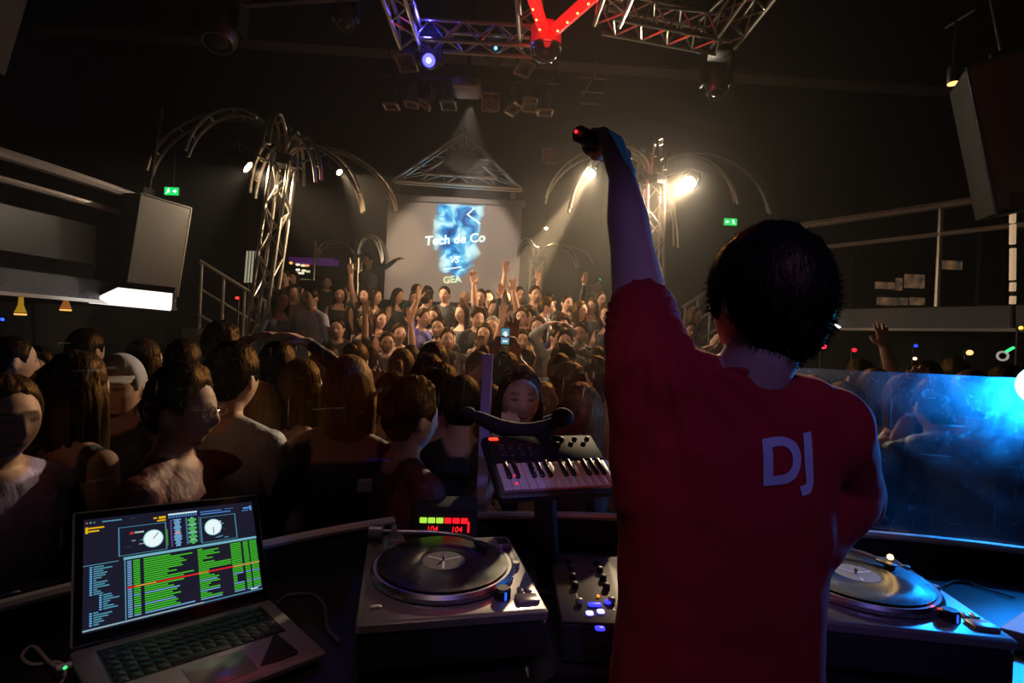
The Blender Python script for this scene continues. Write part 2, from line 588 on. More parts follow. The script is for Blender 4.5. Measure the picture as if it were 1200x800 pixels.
palm('tall leaning palm-shaped truss of curved tubes on the left of the hall',
     (P(300, 380, 6.0).x-0.10, 6.05, 0.5), P(333, 190, 6.0), 0.2,
     [(172, 1.72, .58, .26), (192, .98, .52, .15), (160, .42, .30, .45), (15, 1.25, .30, .50), (2, .88, .30, .62), (-25, .50, .32, .36), (270, .42, .42, .1), (95, .55, .5, .2)], 12)
palm('tall palm-shaped truss of curved tubes glaring with light behind the raised arm',
     (P(770, 380, 7.0).x, 7.0, 0.87), P(766, 214, 7.0), 0.22,
     [(178, 1.42, .48, .42), (190, 1.12, .50, .60), (-4, 1.50, .50, .50), (8, 1.18, .46, .30), (270, .35, .50, .1), (100, .5, .55, .2), (25, .40, .25, .9)], 12)
palm('small palm-shaped truss standing right of the projection screen',
     (P(627, 345, 9.2).x, 9.2, 1.2), P(629, 306, 9.2), 0.2,
     [(180, .30, .34, .0), (-8, .95, .30, .08), (-35, .78, .30, .25), (100, .4, .3, .1)], 5, 0.024)
palm('small palm-shaped truss left of the projection screen behind the dancer',
     (P(416, 345, 9.2).x, 9.2, 1.2), P(417, 303, 9.2), 0.15,
     [(180, .64, .28, .05), (-5, .44, .42, .16), (20, .5, .42, .1), (100, .4, .3, .1)], 5, 0.024)

# ceiling truss frames
tf = thing('ceiling_truss', 'square lighting truss frame hanging at top left of the red bars', 'truss', P(480, 42, 5.2))
truss(tf, P(486, 40, 5.2), P(640, 50, 5.2), 0.2, 8, up=(0, 0, 1))
truss(tf, P(482, 46, 5.2), P(482, 46, 5.2)+Vector((-0.02, -1.9, 0.05)), 0.2, 9, up=(0, 0, 1))
truss(tf, P(622, 46, 5.2), P(622, 46, 5.2)+Vector((-0.12, -1.9, 0.05)), 0.2, 9, up=(0, 0, 1))
for pp in (P(486, 40, 5.2), P(622, 46, 5.2)):
    bar('suspension', pp, (pp.x, pp.y, HZ), 0.008, M_black, tf)
tf2 = thing('ceiling_truss', 'square lighting truss frame hanging at top right of the red bars', 'truss', P(850, 45, 5.2))
c1, c2 = P(712, 15, 4.8), P(848, 42, 5.15)
truss(tf2, c1, c2, 0.24, 9, up=(0, 0, 1))
truss(tf2, c2, c2+Vector((0.05, -2.0, 0.0)), 0.24, 10, up=(0, 0, 1))
truss(tf2, c1, c1+Vector((0.1, -1.8, 0.0)), 0.24, 9, up=(0, 0, 1))
bar('cross_tube', P(770, 8, 4.6), P(832, 14, 4.7), 0.015, M_alu, tf2)
bar('cross_tube', P(820, 24, 4.9), P(850, -5, 4.4), 0.018, M_alu, tf2)
for pp in (c1, c2):
    bar('suspension', pp, (pp.x, pp.y, HZ), 0.008, M_black, tf2)
tb = thing('lighting_bar', 'steel pipe with cross tubes at the top left edge of the ceiling', 'truss', P(330, 5, 4.6))
bar('pipe', P(285, 7, 4.6), P(420, -2, 4.7), 0.022, M_alu, tb)
bar('suspension', P(310, 5, 4.62), (P(310, 5, 4.62).x, 4.62, HZ), 0.008, M_black, tb)
# triangular truss over the projection screen
tt = thing('triangle_truss', 'triangular truss hanging above the projection screen', 'truss', P(534, 217, 9.0))
A, B, C = P(460, 211, 9.0), P(612, 221, 9.0), P(544, 155, 9.0)
A2, B2, C2 = P(495, 203, 9.0), P(583, 209, 9.0), P(543, 173, 9.0)
for (p, q, p2, q2, n) in ((A, B, A2, B2, 5), (B, C, B2, C2, 4), (C, A, C2, A2, 4)):
    bar('chord', p, q, 0.030, M_alu, tt); bar('chord', p2, q2, 0.030, M_alu, tt)
    for off in (0.16,):
        o_ = Vector((0, off, 0))
        bar('chord', p+o_, q+o_, 0.022, M_alu, tt)
    for i in range(n):
        a_, b_2 = p.lerp(q, i/n), p2.lerp(q2, (i+0.5)/n)
        bar('brace', a_, b_2, 0.009, M_alu, tt); bar('brace', b_2, p.lerp(q, (i+1)/n), 0.009, M_alu, tt)
for p in (A, B, C):
    bar('suspension', p, (p.x, p.y, HZ), 0.008, M_black, tt)
hl = thing('dome_lamp', 'round beige dome lamp hung in the triangular truss', 'lamp', P(543, 194, 8.9))
M_beige = mat('beige_enamel', (0.20, 0.15, 0.10), 0.5)
obj('upper_dome', MB().lathe([(0.24, 0.06), (0.22, 0.16), (0.15, 0.26), (0.03, 0.31)], (0, 0, 0), n=24), M_beige, hl)
obj('lower_bowl', MB().lathe([(0.06, -0.12), (0.22, -0.07), (0.34, 0.0), (0.35, 0.05), (0.30, 0.06)], (0, 0, 0), n=24), M_beige, hl)
bar('hanger', P(543, 194, 8.9)+Vector((0, 0, .3)), P(543, 194, 8.9)+Vector((0, 0, .65)), 0.012, M_black, hl)

# cable ladder on the ceiling
lad = thing('cable_ladder', 'short bright cable ladder hanging below the ceiling beam', 'ladder', P(695, 100, 7.2))
bar('side_rail', P(683, 112, 7.2), P(702, 80, 7.2), 0.016, M_rail, lad)
for (x0, y0, x1, y1) in ((677, 90, 711, 93), (681, 107, 708, 109), (681, 121, 702, 122)):
    bar('rung', P(x0, y0, 7.25), P(x1, y1, 7.25), 0.014, M_rail, lad)
bar('hanger', P(702, 80, 7.2), (P(702, 80, 7.2).x, 7.2, HZ), 0.01, M_black, lad)

# ================================================================== LIGHTING FIXTURES
M_can = mat('lamp_can', (0.22, 0.19, 0.16), 0.32, 0.8)
M_gel = mat('gel_frame', (0.42, 0.30, 0.20), 0.45, 0.2)
def par_can(label, loc, aim, L=0.26, r=0.062, group=None, frame_mat=None, glow=None):
    """par can: body tube, open square colour frame, yoke and clamp"""
    t = thing('par_can', label, 'stage light', loc, None, group)
    a = Vector(aim).normalized()
    u, v = frame(a)
    obj('can', MB().lathe([(r*0.55, -L*0.62), (r*0.9, -L*0.5), (r, -L*0.25), (r, L*0.45), (r*1.06, L*0.5), (r*1.06, L*0.53), (r*0.9, L*0.53), (r*0.9, L*0.3)], (0, 0, 0), a, 20), M_can, t)
    mb = MB()
    c = a*(L*0.55)
    s = r*1.35
    for (p, q) in ((u+v, u-v), (u-v, -u-v), (-u-v, v-u), (v-u, u+v)):
        mb.cyl(c+p*s, c+q*s, 0.016, n=4)
    obj('colour_frame', mb, frame_mat or M_gel, t, False)
    obj('lamp_face', MB().lathe([(r*0.85, L*0.25), (r*0.85, L*0.27)], (0, 0, 0), a, 20), glow or M_black, t)
    yk = [u*r*1.15, u*r*1.25+Vector((0, 0, r*1.5)), Vector((0, 0, r*2.6)), -u*r*1.25+Vector((0, 0, r*1.5)), -u*r*1.15]
    obj('yoke', MB().tube(yk, 0.008, 6), M_black, t)
    obj('clamp', MB().box((0, 0, r*2.9), (0.04, 0.05, 0.06)), M_black, t, False)
    if group != 'par cans in the row under the ceiling':
        bar('suspension', Vector(loc)+Vector((0, 0, r*2.9)), (loc[0], loc[1], HZ), 0.01, M_black, t)
    return t

def moving_head(label, loc, aim, s=1.0, lens=None):
    """base above, two yoke arms, rounded head"""
    t = thing('moving_head', label, 'stage light', loc)
    a = Vector(aim).normalized()
    obj('base', MB().bbox((0, 0, 0.30*s), (0.26*s, 0.22*s, 0.12*s), 0.015*s), M_black, t)
    for sx in (-1, 1):
        obj('yoke_arm', MB().bbox((sx*0.125*s, 0, 0.10*s), (0.035*s, 0.12*s, 0.30*s), 0.008*s), M_black, t)
    obj('head', MB().lathe([(0.03*s, -0.17*s), (0.085*s, -0.13*s), (0.105*s, -0.02*s), (0.10*s, 0.10*s), (0.085*s, 0.14*s), (0.075*s, 0.14*s), (0.07*s, 0.10*s)], (0, 0, 0), a, 20), M_can, t)
    obj('lens', MB().lathe([(0.07*s, 0.118*s), (0.055*s, 0.135*s), (0.02*s, 0.145*s)], (0, 0, 0), a, 20), lens or mat('lens_glass', (0.05, 0.05, 0.06), 0.08), t)
    if lens:
        obj('lens_core', MB().ell(a*0.146*s, (0.028*s, 0.028*s, 0.028*s), 12, 8), mat('lens_core_'+lens.name, (1, 1, 1), .4, emit=(.6, .6, 1), strength=6), t)
    bar('clamp', Vector(loc)+Vector((0, 0, 0.35*s)), Vector(loc)+Vector((0, 0, 0.45*s)), 0.025*s, M_steel, t)
    return t

pip = thing('lamp_pipe', 'dark ceiling pipe carrying the row of par cans', 'pipe', P(550, 92, 6.2))
bar('pipe', P(440, 88, 6.2), P(660, 98, 6.2), 0.024, M_black, pip)
for xx in (455, 550, 650):
    q = P(xx, 92, 6.2)
    bar('hanger', q, (q.x, q.y, HZ), 0.01, M_black, pip)
G = 'par cans in the row under the ceiling'
M_cyanframe = mat('pale_cyan_frame', (0.28, 0.40, 0.40), 0.4, 0.3)  # plain pale cyan frame colour
par_can('leftmost unlit par can of the row, pointing straight down', P(459, 111, 6.2), (0.0, 0, -1), group=G)
par_can('second par can from the left with brassy shine', P(484, 110, 6.2), (-0.12, 0, -1), 0.24, 0.055, group=G)
par_can('third par can from the left, tilted right', P(503, 114, 6.2), (-.55, -0.1, -1), 0.2, 0.055, group=G)
par_can('par can with a pale cyan square frame left of the central projector', P(526, 112, 6.2), (0.0, -.15, -1), 0.24, 0.065, group=G, frame_mat=M_cyanframe)
par_can('par can turned to the camera showing its open square frame', P(575, 122, 6.2), (0.02, -1, -.25), 0.2, 0.072, group=G)
par_can('par can right of the open-framed one, tilted to the right', P(598, 118, 6.2), (0.35, -.3, -1), 0.24, 0.06, group=G)
par_can('dark par can second from the right end of the row', P(620, 120, 6.2), (0.1, -1, -.8), 0.2, 0.055, group=G)
par_can('rightmost par can of the row, upright with ribbed body', P(639, 118, 6.2), (0.0, 0, -1), 0.26, 0.062, group=G)
G2 = 'par cans on the ceiling truss'
par_can('par can with a diamond-turned frame left of the glass dome', P(612, 72, 5.6), (0.25, -.4, -1), 0.2, 0.065, group=G2)
par_can('dark par can behind the blue lamp on the left truss', P(479, 66, 5.4), (-0.1, -.5, -1), 0.2, 0.07, group=G2)
par_can('lone square-framed par can below the ladder, left of the microphone', P(643, 184, 8.0), (0.02, -1, -.2), 0.22, 0.075, group=G2)
# central projector
pj = thing('projector', 'pale boxy projector hanging in the middle of the par can row', 'projector', P(547, 112, 6.1))
M_white = mat('white_plastic', (0.55, 0.53, 0.52), 0.5)
obj('case', MB().bbox((0, 0, 0.09), (0.32, 0.32, 0.13), 0.02), M_white, pj)
obj('front_panel', MB().bbox((0, -0.17, 0.085), (0.27, 0.02, 0.09), 0.008), M_silver, pj)
obj('lens', MB().lathe([(0.035, 0.0), (0.04, 0.03), (0.03, 0.04)], (0.06, -0.17, 0.09), (0, -1, 0)), mat('lens_glass', (0.05, 0.05, 0.06), 0.08), pj)
bar('mount', P(547, 112, 6.1)+Vector((0, 0, .15)), P(547, 112, 6.1)+Vector((0, 0, .5)), 0.018, M_black, pj)
light('projector_beam', 'SPOT', P(550, 113, 6.1)+Vector((0.0, .22, 0)), 330, (1.0, 0.82, 0.70), pj, P(534, 300, 9.6), 0.03, 44, 0.35)
# blue moving head
M_blue = mat('blue_lamp_glow', (0.1, 0.1, 1), 0.4, emit=(0.035, 0.035, 1.0), strength=9)
mhb = moving_head('moving head lamp glowing intense blue under the ceiling truss', P(504, 70, 5.3), (0.05, -0.9, -0.55), 0.9, M_blue)
mq = P(504, 70, 5.3)+Vector((0.0, -0.16, -0.1))
light('blue_spot', 'SPOT', mq, 6, (0.08, 0.08, 1.0), mhb, mq+Vector((0.1, -1, -0.9)), 0.05, 60, 0.6)
light('blue_glow', 'POINT', P(504, 60, 5.3)+Vector((0, -0.22, .05)), 5, (0.05, 0.05, 1.0), mhb, None, 0.05)
M_cy = mat('cyan_led', (0.1, .5, .8), 0.4, emit=(0.15, 0.6, 1.0), strength=3)
m2 = moving_head('dark moving head with a cyan light dot beside the red hub', P(580, 66, 5.4), (0.0, -0.4, -1), 0.75)
obj('status_light', MB().ell((0.01, -0.10, 0.03), (0.018, 0.01, 0.018)), M_cy, m2)
moving_head('dark unlit moving head hanging under the right truss corner', P(839, 95, 5.3), (0.03, -0.2, -1), 1.1)
moving_head('black moving head hanging at the top edge of the left ceiling', P(404, 18, 4.8), (0.2, -0.3, -1), 0.9)
moving_head('large black moving head at the top of the left ceiling', P(258, 30, 4.6), (0.1, -0.3, -1), 1.5)

# red LED star: hub with glass dome and glowing arms
M_redglow = mat('red_led_glow', (0.6, 0.01, 0.01), 0.4, emit=(1.0, 0.012, 0.012), strength=0.95)
M_reddot = mat('amber_led_dot', (1, .4, .1), 0.4, emit=(1.0, 0.35, 0.08), strength=6)
hub = P(640, 44, 4.9)
st = thing('led_star', 'red glowing LED arms meeting in a hub above a dark glass dome', 'light', hub)
obj('hub', MB().lathe([(0.13, -0.10), (0.145, -0.09), (0.145, 0.09), (0.13, 0.10), (0.05, 0.10)], hub, n=32), mat('hub_red', (0.5, 0.05, 0.06), 0.4, emit=(1, 0.01, 0.015), strength=0.28), st, True, True)
obj('dome', MB().lathe([(0.142, -0.10), (0.14, -0.14), (0.115, -0.195), (0.07, -0.23), (0.01, -0.245)], hub, n=32), mat('dome_glass', (0.015, 0.012, 0.02), 0.04, spec=0.9, coat=1.0), st, True, True)
obj('rim', MB().lathe([(0.15, -0.115), (0.155, -0.10), (0.15, -0.09), (0.14, -0.10)], hub, n=32), M_steel, st, True, True)
for d in ((-0.30, -1.05, 0.06), (0.62, -0.95, 0.07)):
    dv = Vector(d)
    e = hub+dv*1.6
    s = hub+dv.normalized()*0.13
    u = dv.cross(Vector((0, 0, 1))).normalized()
    ar = obj('arm', MB().cyl(s, e, 0.055, 0.055, 8), M_redglow, st, True, True)
    obj('back_rail', MB().box((s+e)/2+Vector((0, 0, 0.06)), (0.05, 0.05, 0.05)).cyl(s+Vector((0, 0, .06)), e+Vector((0, 0, .06)), 0.02), M_black, st, True, True)
    for i in range(12):
        p = s+(e-s)*((i+0.5)/12)+Vector((0, 0, -0.05))+u*0.015*(1 if d[0] < 0 else 1)
        obj('led', MB().ell(p, (0.011, 0.011, 0.011), 6, 4), M_reddot, st, True, True)
bar('suspension', hub+Vector((0, 0, .1)), (hub.x, hub.y, HZ), 0.012, M_black, st)
light('red_glow', 'POINT', hub+Vector((0.05, -0.5, -0.12)), 8, (1, 0.02, 0.02), st, None, 0.2)

# stage spotlights on the palms
M_hot = mat('hot_lens', (1, 1, 1), 0.4, emit=(1.0, 0.84, 0.60), strength=560)
M_hot2 = mat('warm_lens', (1, 1, 1), 0.4, emit=(1.0, 0.72, 0.42), strength=90)
def spotlight(label, pos, aims, lens, lr=0.07, mount=None):
    t = thing('stage_spotlight', label, 'stage light', pos)
    a = (Vector(aims[0][0])-pos).normalized()
    obj('housing', MB().lathe([(lr*0.6, -0.30), (lr*1.25, -0.26), (lr*1.3, -0.04), (lr*1.35, 0.0), (lr*1.15, 0.0), (lr*1.1, -0.03)], (0, 0, 0), a, 24), M_black, t)
    obj('lens', MB().lathe([(lr, -0.025), (lr*0.8, -0.008), (lr*0.3, 0.0)], (0, 0, 0), a, 24), lens, t)
    u, v = frame(a)
    obj('yoke', MB().tube([u*lr*1.4-a*0.15, u*lr*1.6-a*.15+Vector((0, 0, .12)), Vector((0, 0, .2))-a*.15, -u*lr*1.6-a*.15+Vector((0, 0, .12)), -u*lr*1.4-a*.15], 0.01, 6), M_black, t)
    if mount is not None:
        bar('mount_arm', pos-a*0.15+Vector((0, 0, .2)), mount, 0.015, M_black, t)
    for tg, en, ang, bl, col in aims:
        light('spot', 'SPOT', pos+a*0.03, en, col, t, tg, lr*0.6, ang, bl)
    return t
SPOT_K = 1.0
p1 = P(808, 215, 6.9)
spotlight('blinding warm stage spotlight right of the palm truss column', p1,
          [((-1.1, 0.8, 1.5), 1250*SPOT_K, 58, 1.0, WARM), ((-2.0, 6.9, 3.1), 1100*SPOT_K, 30, 0.6, WARM), (P(610, 372, 6.5), 800*SPOT_K, 50, 0.8, WARM)], M_hot, 0.075, P(772, 214, 7.0)+Vector((0, 0, .05)))
p2 = P(692, 204, 6.9)
spotlight('bright stage spotlight on the left frond beside the raised hand', p2,
          [((-0.35, 1.5, 1.2), 520*SPOT_K, 52, 0.9, WARM), ((P(610, 330, 7.6)), 2100*SPOT_K, 22, 0.5, WARM)], M_hot, 0.055, P(760, 205, 7.0))
p3 = P(291, 196, 5.9)
spotlight('warm stage spotlight glowing beside the left palm column', p3,
          [((P(540, 372, 6.4)), 700*SPOT_K, 60, 0.7, (1, .74, .45)), (P(460, 205, 6.3), 90*SPOT_K, 24, 0.5, WARM), (P(150, 270, 4.9), 130, 70, 0.8, (1, .8, .6))], M_hot2, 0.06, P(325, 196, 6.0))
p4 = P(398, 202, 6.8)
spotlight('small warm stage spotlight below the right fronds of the left palm', p4,
          [((P(600, 370, 6.0)), 420*SPOT_K, 70, 0.7, (1, .74, .45)), (P(445, 262, 8.6), 80*SPOT_K, 28, 0.5, WARM)], M_hot2, 0.04, P(338, 195, 6.0))
# lights behind the small palms
p5 = P(662, 325, 9.6)
spotlight('hidden stage lamp washing the small palm right of the screen', P(640, 268, 9.9),
          [((P(636, 330, 9.0)), 110*SPOT_K, 60, 0.6, WARM)], M_hot2, 0.03, P(640, 268, 9.9)+Vector((0, .75, .3)))
# a wash lamp over the booth (behind the viewer)
wl = moving_head('purple wash lamp above the booth behind the viewer', (0.55, -1.3, 3.5), (-0.1, 1, -0.75), 0.9, mat('purple_lens', (0.3, 0.2, 0.9), 0.4, emit=(0.35, 0.25, 1.0), strength=2))
bar('suspension', (0.55, -1.3, 3.9), (0.55, -1.3, HZ), 0.012, M_black, wl)
light('purple_spot', 'SPOT', (0.55, -1.17, 3.40), 58, (0.29, 0.22, 1.0), wl, (0.5, 0.9, 1.75), 0.08, 30, 0.8)
bd = thing('downlight', 'added dim fill light above the laptop side of the booth, out of view', 'light', (-0.35, 0.1, 3.6))  # made-up fixture, added to brighten the laptop base
obj('can', MB().lathe([(0.04, 0.0), (0.055, 0.02), (0.055, 0.16), (0.02, 0.18)], (0, 0, 0), n=16), M_black, bd)
obj('lens', MB().lathe([(0.05, -0.004), (0.05, 0.004)], (0, 0, 0)), mat('fill_lens', (.8, .5, .5), 0.4, emit=(1, 0.6, 0.55), strength=1.0), bd)
bar('stem', (-0.35, .1, 3.75), (-0.35, .1, HZ), 0.01, M_black, bd)
light('laptop_fill', 'SPOT', (-0.35, 0.1, 3.58), 20, (1, .62, .62), bd, (-0.3, 1.0, 1.2), 0.05, 36, 0.7)
# added front wash on the far crowd; its unseen par can is made up
fwp = Vector((1.0, 1.2, 4.7))
fw = par_can('added unseen warm par can over the booth, brightening the far crowd', fwp, (-0.15, 1, -.5), 0.26, 0.08)
light('added_front_wash', 'SPOT', fwp+Vector((0, .16, -.08)), 520, (1, .64, .34), fw, P(540, 366, 6.9), 0.08, 38, 0.8)

# ------------------------------------------------------------------ exit signs
M_exit = mat('exit_green', (0.02, 0.5, 0.12), 0.4, emit=(0.01, 0.62, 0.12), strength=1.3)
M_exitw = mat('exit_white', (0.8, 1, .85), 0.4, emit=(0.75, 1.0, .8), strength=2.2)
def exit_sign(label, px, py, d, wpx, hpx, arrow):
    c = P(px, py, d)
    k = d/600
    W, H = wpx*k, hpx*k
    t = thing('exit_sign', label, 'sign', c)
    obj('housing', MB().bbox((0, 0.03, 0), (W*1.08, 0.05, H*1.15), 0.008), M_black, t)
    obj('face', MB().box((0, 0, 0), (W, 0.012, H)), M_exit, t, False)
    # running figure and arrow
    s = H*0.8
    mb = MB()
    ox = -arrow*W*0.22
    mb.ell((ox+0.06*s*arrow, -0.008, 0.36*s), (0.10*s, 0.004, 0.10*s), 8, 6)
    mb.cyl((ox, -0.008, 0.22*s), (ox-0.08*s*arrow, -0.008, -0.10*s), 0.09*s, 0.07*s, 6)
    mb.cyl((ox-0.06*s*arrow, -0.008, -0.08*s), (ox+0.20*s*arrow, -0.008, -0.22*s), 0.05*s, n=6)
    mb.cyl((ox-0.06*s*arrow, -0.008, -0.08*s), (ox-0.28*s*arrow, -0.008, -0.40*s), 0.05*s, n=6)
    mb.cyl((ox, -0.008, 0.20*s), (ox+0.26*s*arrow, -0.008, 0.06*s), 0.045*s, n=6)
    obj('running_figure', mb, M_exitw, t)
    ax = arrow*W*0.24
    mb = MB().box((ax-arrow*0.1*s, -0.008, 0), (0.35*s, 0.004, 0.13*s))
    mb.add([(ax+arrow*0.05*s, -0.010, 0.28*s), (ax+arrow*0.34*s, -0.010, 0), (ax+arrow*0.05*s, -0.010, -0.28*s),
            (ax+arrow*0.05*s, -0.006, 0.28*s), (ax+arrow*0.34*s, -0.006, 0), (ax+arrow*0.05*s, -0.006, -0.28*s)],
           [(0, 1, 2), (5, 4, 3), (0, 3, 4, 1), (1, 4, 5, 2), (2, 5, 3, 0)])
    obj('arrow', mb, M_exitw, t, False)
    bar('hanger', c+Vector((0, 0.03, H*0.5)), (c.x, c.y+0.03, HZ), 0.008, M_black, t)
exit_sign('green exit sign with arrow above the left hanging speaker', 201, 224, 6.6, 16, 9, 1)
exit_sign('green exit sign on the right behind the raised arm', 856, 260, 8.5, 15, 8, -1)
exit_sign('tiny green exit sign deep behind the crowd near the raised arm', 701, 328, 10.2, 6, 3, 1)

# ------------------------------------------------------------------ projection screen
sc_d = 9.6
TL, TR, BL = P(455, 235, sc_d), P(612, 241, sc_d), P(453, 352, sc_d)
SW = TR.x-TL.x
STOP = TL.z
SBOT = BL.z
SX = (TL.x+TR.x)/2
ps = thing('projection_screen', 'large pale projection screen with a blue event poster behind the crowd', 'screen', (SX, sc_d, SBOT))
M_scr = mat('screen_fabric', (0.42, 0.37, 0.33), 0.9, scale=2, vary=0.05)
obj('fabric', MB().box((0, 0, (STOP-SBOT)/2), (SW, 0.02, STOP-SBOT)), M_scr, ps, False)
obj('top_case', MB().bbox((0, 0.0, STOP-SBOT+0.05), (SW+0.12, 0.12, 0.12), 0.015), mat('case_grey', (0.3, 0.27, 0.25), 0.6), ps)
obj('bottom_bar', MB().cyl((-SW/2, 0, 0), (SW/2, 0, 0), 0.025), M_black, ps)
for sx in (-0.4, 0.4):
    bar('suspension', (SX+sx*SW, sc_d, STOP+0.1), (SX+sx*SW, sc_d, HZ), 0.01, M_black, ps)
M_proj = bpy.data.materials.new('projected_picture')
M_proj.use_nodes = True
nt = M_proj.node_tree
nt.nodes.remove(nt.nodes['Principled BSDF'])
outn = nt.nodes['Material Output']
tc = nt.nodes.new('ShaderNodeTexCoord')
n1 = nt.nodes.new('ShaderNodeTexNoise'); n1.inputs['Scale'].default_value = 2.4; n1.inputs['Detail'].default_value = 6; n1.inputs['Distortion'].default_value = 0.8
n2 = nt.nodes.new('ShaderNodeTexNoise'); n2.inputs['Scale'].default_value = 1.5; n2.inputs['Detail'].default_value = 3
mp = nt.nodes.new('ShaderNodeMapping'); mp.inputs['Scale'].default_value = (1.5, 1, 1.5)
nt.links.new(tc.outputs['Object'], mp.inputs['Vector'])
nt.links.new(mp.outputs['Vector'], n1.inputs['Vector'])
nt.links.new(tc.outputs['Object'], n2.inputs['Vector'])
sx_ = nt.nodes.new('ShaderNodeSeparateXYZ')
nt.links.new(tc.outputs['Object'], sx_.inputs['Vector'])
def mth(op, a, b=None, c=None):
    n = nt.nodes.new('ShaderNodeMath'); n.operation = op
    for i, x in enumerate((a, b, c)):
        if x is None: continue
        if isinstance(x, (int, float)): n.inputs[i].default_value = x
        else: nt.links.new(x, n.inputs[i])
    return n.outputs[0]
# picture shape: fades irregularly to the sides and the bottom (print of the poster)
PW, PH = 1.25, 1.66
ax_ = mth('ABSOLUTE', sx_.outputs['X'])
ex = mth('SUBTRACT', 1.0, mth('DIVIDE', ax_, PW/2))
ez = mth('DIVIDE', sx_.outputs['Z'], PH)
m0 = mth('MULTIPLY', mth('MULTIPLY', ex, 1.9), mth('POWER', mth('MAXIMUM', ez, 0.0), 0.55))
topf = mth('MULTIPLY', mth('SUBTRACT', 1.0, ez), 14.0)
m0 = mth('MINIMUM', m0, topf)
mask = mth('MULTIPLY', mth('SUBTRACT', mth('ADD', mth('MINIMUM', m0, 1.0), n1.outputs['Fac']), 0.95), 2.2)
mask = mth('MINIMUM', mth('MAXIMUM', mask, 0.0), 1.0)
ramp = nt.nodes.new('ShaderNodeValToRGB')
e = ramp.color_ramp.elements
e[0].position = 0.38; e[0].color = (0.004, 0.05, 0.22, 1)
e[1].position = 0.60; e[1].color = (0.62, 0.92, 0.95, 1)
e.new(0.47).color = (0.02, 0.24, 0.62, 1)
e.new(0.53).color = (0.12, 0.56, 0.84, 1)
nt.links.new(mth('ADD', mth('MULTIPLY', n1.outputs['Fac'], 0.75), mth('MULTIPLY', n2.outputs['Fac'], 0.28)), ramp.inputs['Fac'])
em = nt.nodes.new('ShaderNodeEmission'); em.inputs['Strength'].default_value = 1.15
nt.links.new(ramp.outputs['Color'], em.inputs['Color'])
tr = nt.nodes.new('ShaderNodeBsdfTransparent')
mixs = nt.nodes.new('ShaderNodeMixShader')
nt.links.new(mask, mixs.inputs[0]); nt.links.new(tr.outputs[0], mixs.inputs[1]); nt.links.new(em.outputs[0], mixs.inputs[2])
nt.links.new(mixs.outputs[0], outn.inputs['Surface'])
pc = P(534, 340, sc_d)
mb = MB().box((0, 0, PH/2), (PW, 0.004, PH))
po = obj('projected_picture', mb, M_proj, ps, False, label='blue glowing poster picture projected on the screen')
po.location = (pc.x-SX, -0.022, pc.z-SBOT)
M_ptext = mat('projected_white', (.8, .9, .9), 0.6, emit=(0.62, 0.86, 0.86), strength=0.9)
M_ptext2 = mat('projected_yellow', (.8, .9, .6), 0.6, emit=(0.50, 0.62, 0.36), strength=0.75)
def ptext(txt, px, py, size, m, rz=0, shear=0.0, bold=0.0):
    c = P(px, py, sc_d)
    v, f = text_mesh(txt, size, 0.002, bold, shear)
    M4 = Matrix.Translation((c.x-SX, -0.032, c.z-SBOT)) @ Matrix.Rotation(R(rz), 4, 'Y') @ Matrix.Rotation(PI/2, 4, 'X')
    obj('projected_lettering', MB().add([M4 @ q for q in v], f), m, ps, False)
ptext('Tech de Co', 533, 281, 0.235, M_ptext, -6, 0.15, 0.006)
ptext('VS', 532, 305, 0.17, M_ptext, -4, 0.3, 0.004)
ptext('GEA', 530, 328, 0.175, M_ptext2, -8, 0.0, 0.006)
c0, c1_ = P(520, 316, sc_d), P(541, 313, sc_d)
obj('projected_line', MB().cyl((c0.x-SX, -0.032, c0.z-SBOT), (c1_.x-SX, -0.032, c1_.z-SBOT), 0.012, n=4), M_ptext, ps, False)
for (x0, y0, x1, y1) in ((547, 251, 563, 263), (549, 251, 556, 244)):
    c0, c1_ = P(x0, y0, sc_d), P(x1, y1, sc_d)
    obj('projected_line', MB().cyl((c0.x-SX, -0.032, c0.z-SBOT), (c1_.x-SX, -0.032, c1_.z-SBOT), 0.014, n=4), M_ptext, ps, False)
# small white wall box right above the screen
obj('wall_box', MB().bbox(P(601, 229, 9.5), (0.10, 0.08, 0.11), 0.01), M_white, None, True, label='tiny white box above the right corner of the projection screen', cat='box')

# ------------------------------------------------------------------ bar in the left background, small lamps
bk = thing('back_bar', 'lit bar shelf glowing with bottles far behind the left truss', 'bar', P(355, 330, 9.8))
M_purple = mat('purple_strip', (0.2, 0.05, 0.3), 0.4, emit=(0.16, 0.03, 0.25), strength=0.22)
a, b = P(343, 301, 9.8), P(394, 312, 9.8)
obj('canopy', MB().box((a+b)/2, (b.x-a.x, 0.3, 0.10)), M_purple, bk, False, True)
for i, (x, y, c_) in enumerate(((349, 310, (1, .85, .6)), (355, 311, (1, .8, .5)), (360, 311, (1, .35, .15)), (349, 316, (.9, .9, .8)), (356, 317, (.9, .8, .5)), (361, 318, (.5, .6, .3)), (349, 320, (1, .8, .6)), (354, 320, (.8, .8, .6)))):
    q = P(x, y, 9.7)
    obj('lit_shelf_panel', MB().bbox(q, (0.075, 0.03, 0.04), 0.008), mat('barglow%d' % i, c_, 0.5, emit=c_, strength=1.1), bk, True, True)
bar('post', P(368, 333, 9.5), P(370, 282, 9.5), 0.03, M_alu, bk)
bar('counter_rail', P(347, 328, 9.5), P(386, 331, 9.5), 0.03, M_alu, bk)
obj('counter', MB().box(P(365, 342, 9.6), (0.8, 0.3, 0.35)), M_blackmatt, bk, False, True)
rk = thing('light_rack', 'rack of pale vertical tubes left of the leaning truss', 'light', P(291, 325, 7.4))
for xx in (287, 290.5, 294, 298):
    bar('tube', P(xx, 331, 7.4), P(xx+3, 294, 7.4), 0.014, mat('dim_tube', (.6, .6, .5), 0.4, emit=(0.34, .33, .22), strength=0.7), rk)
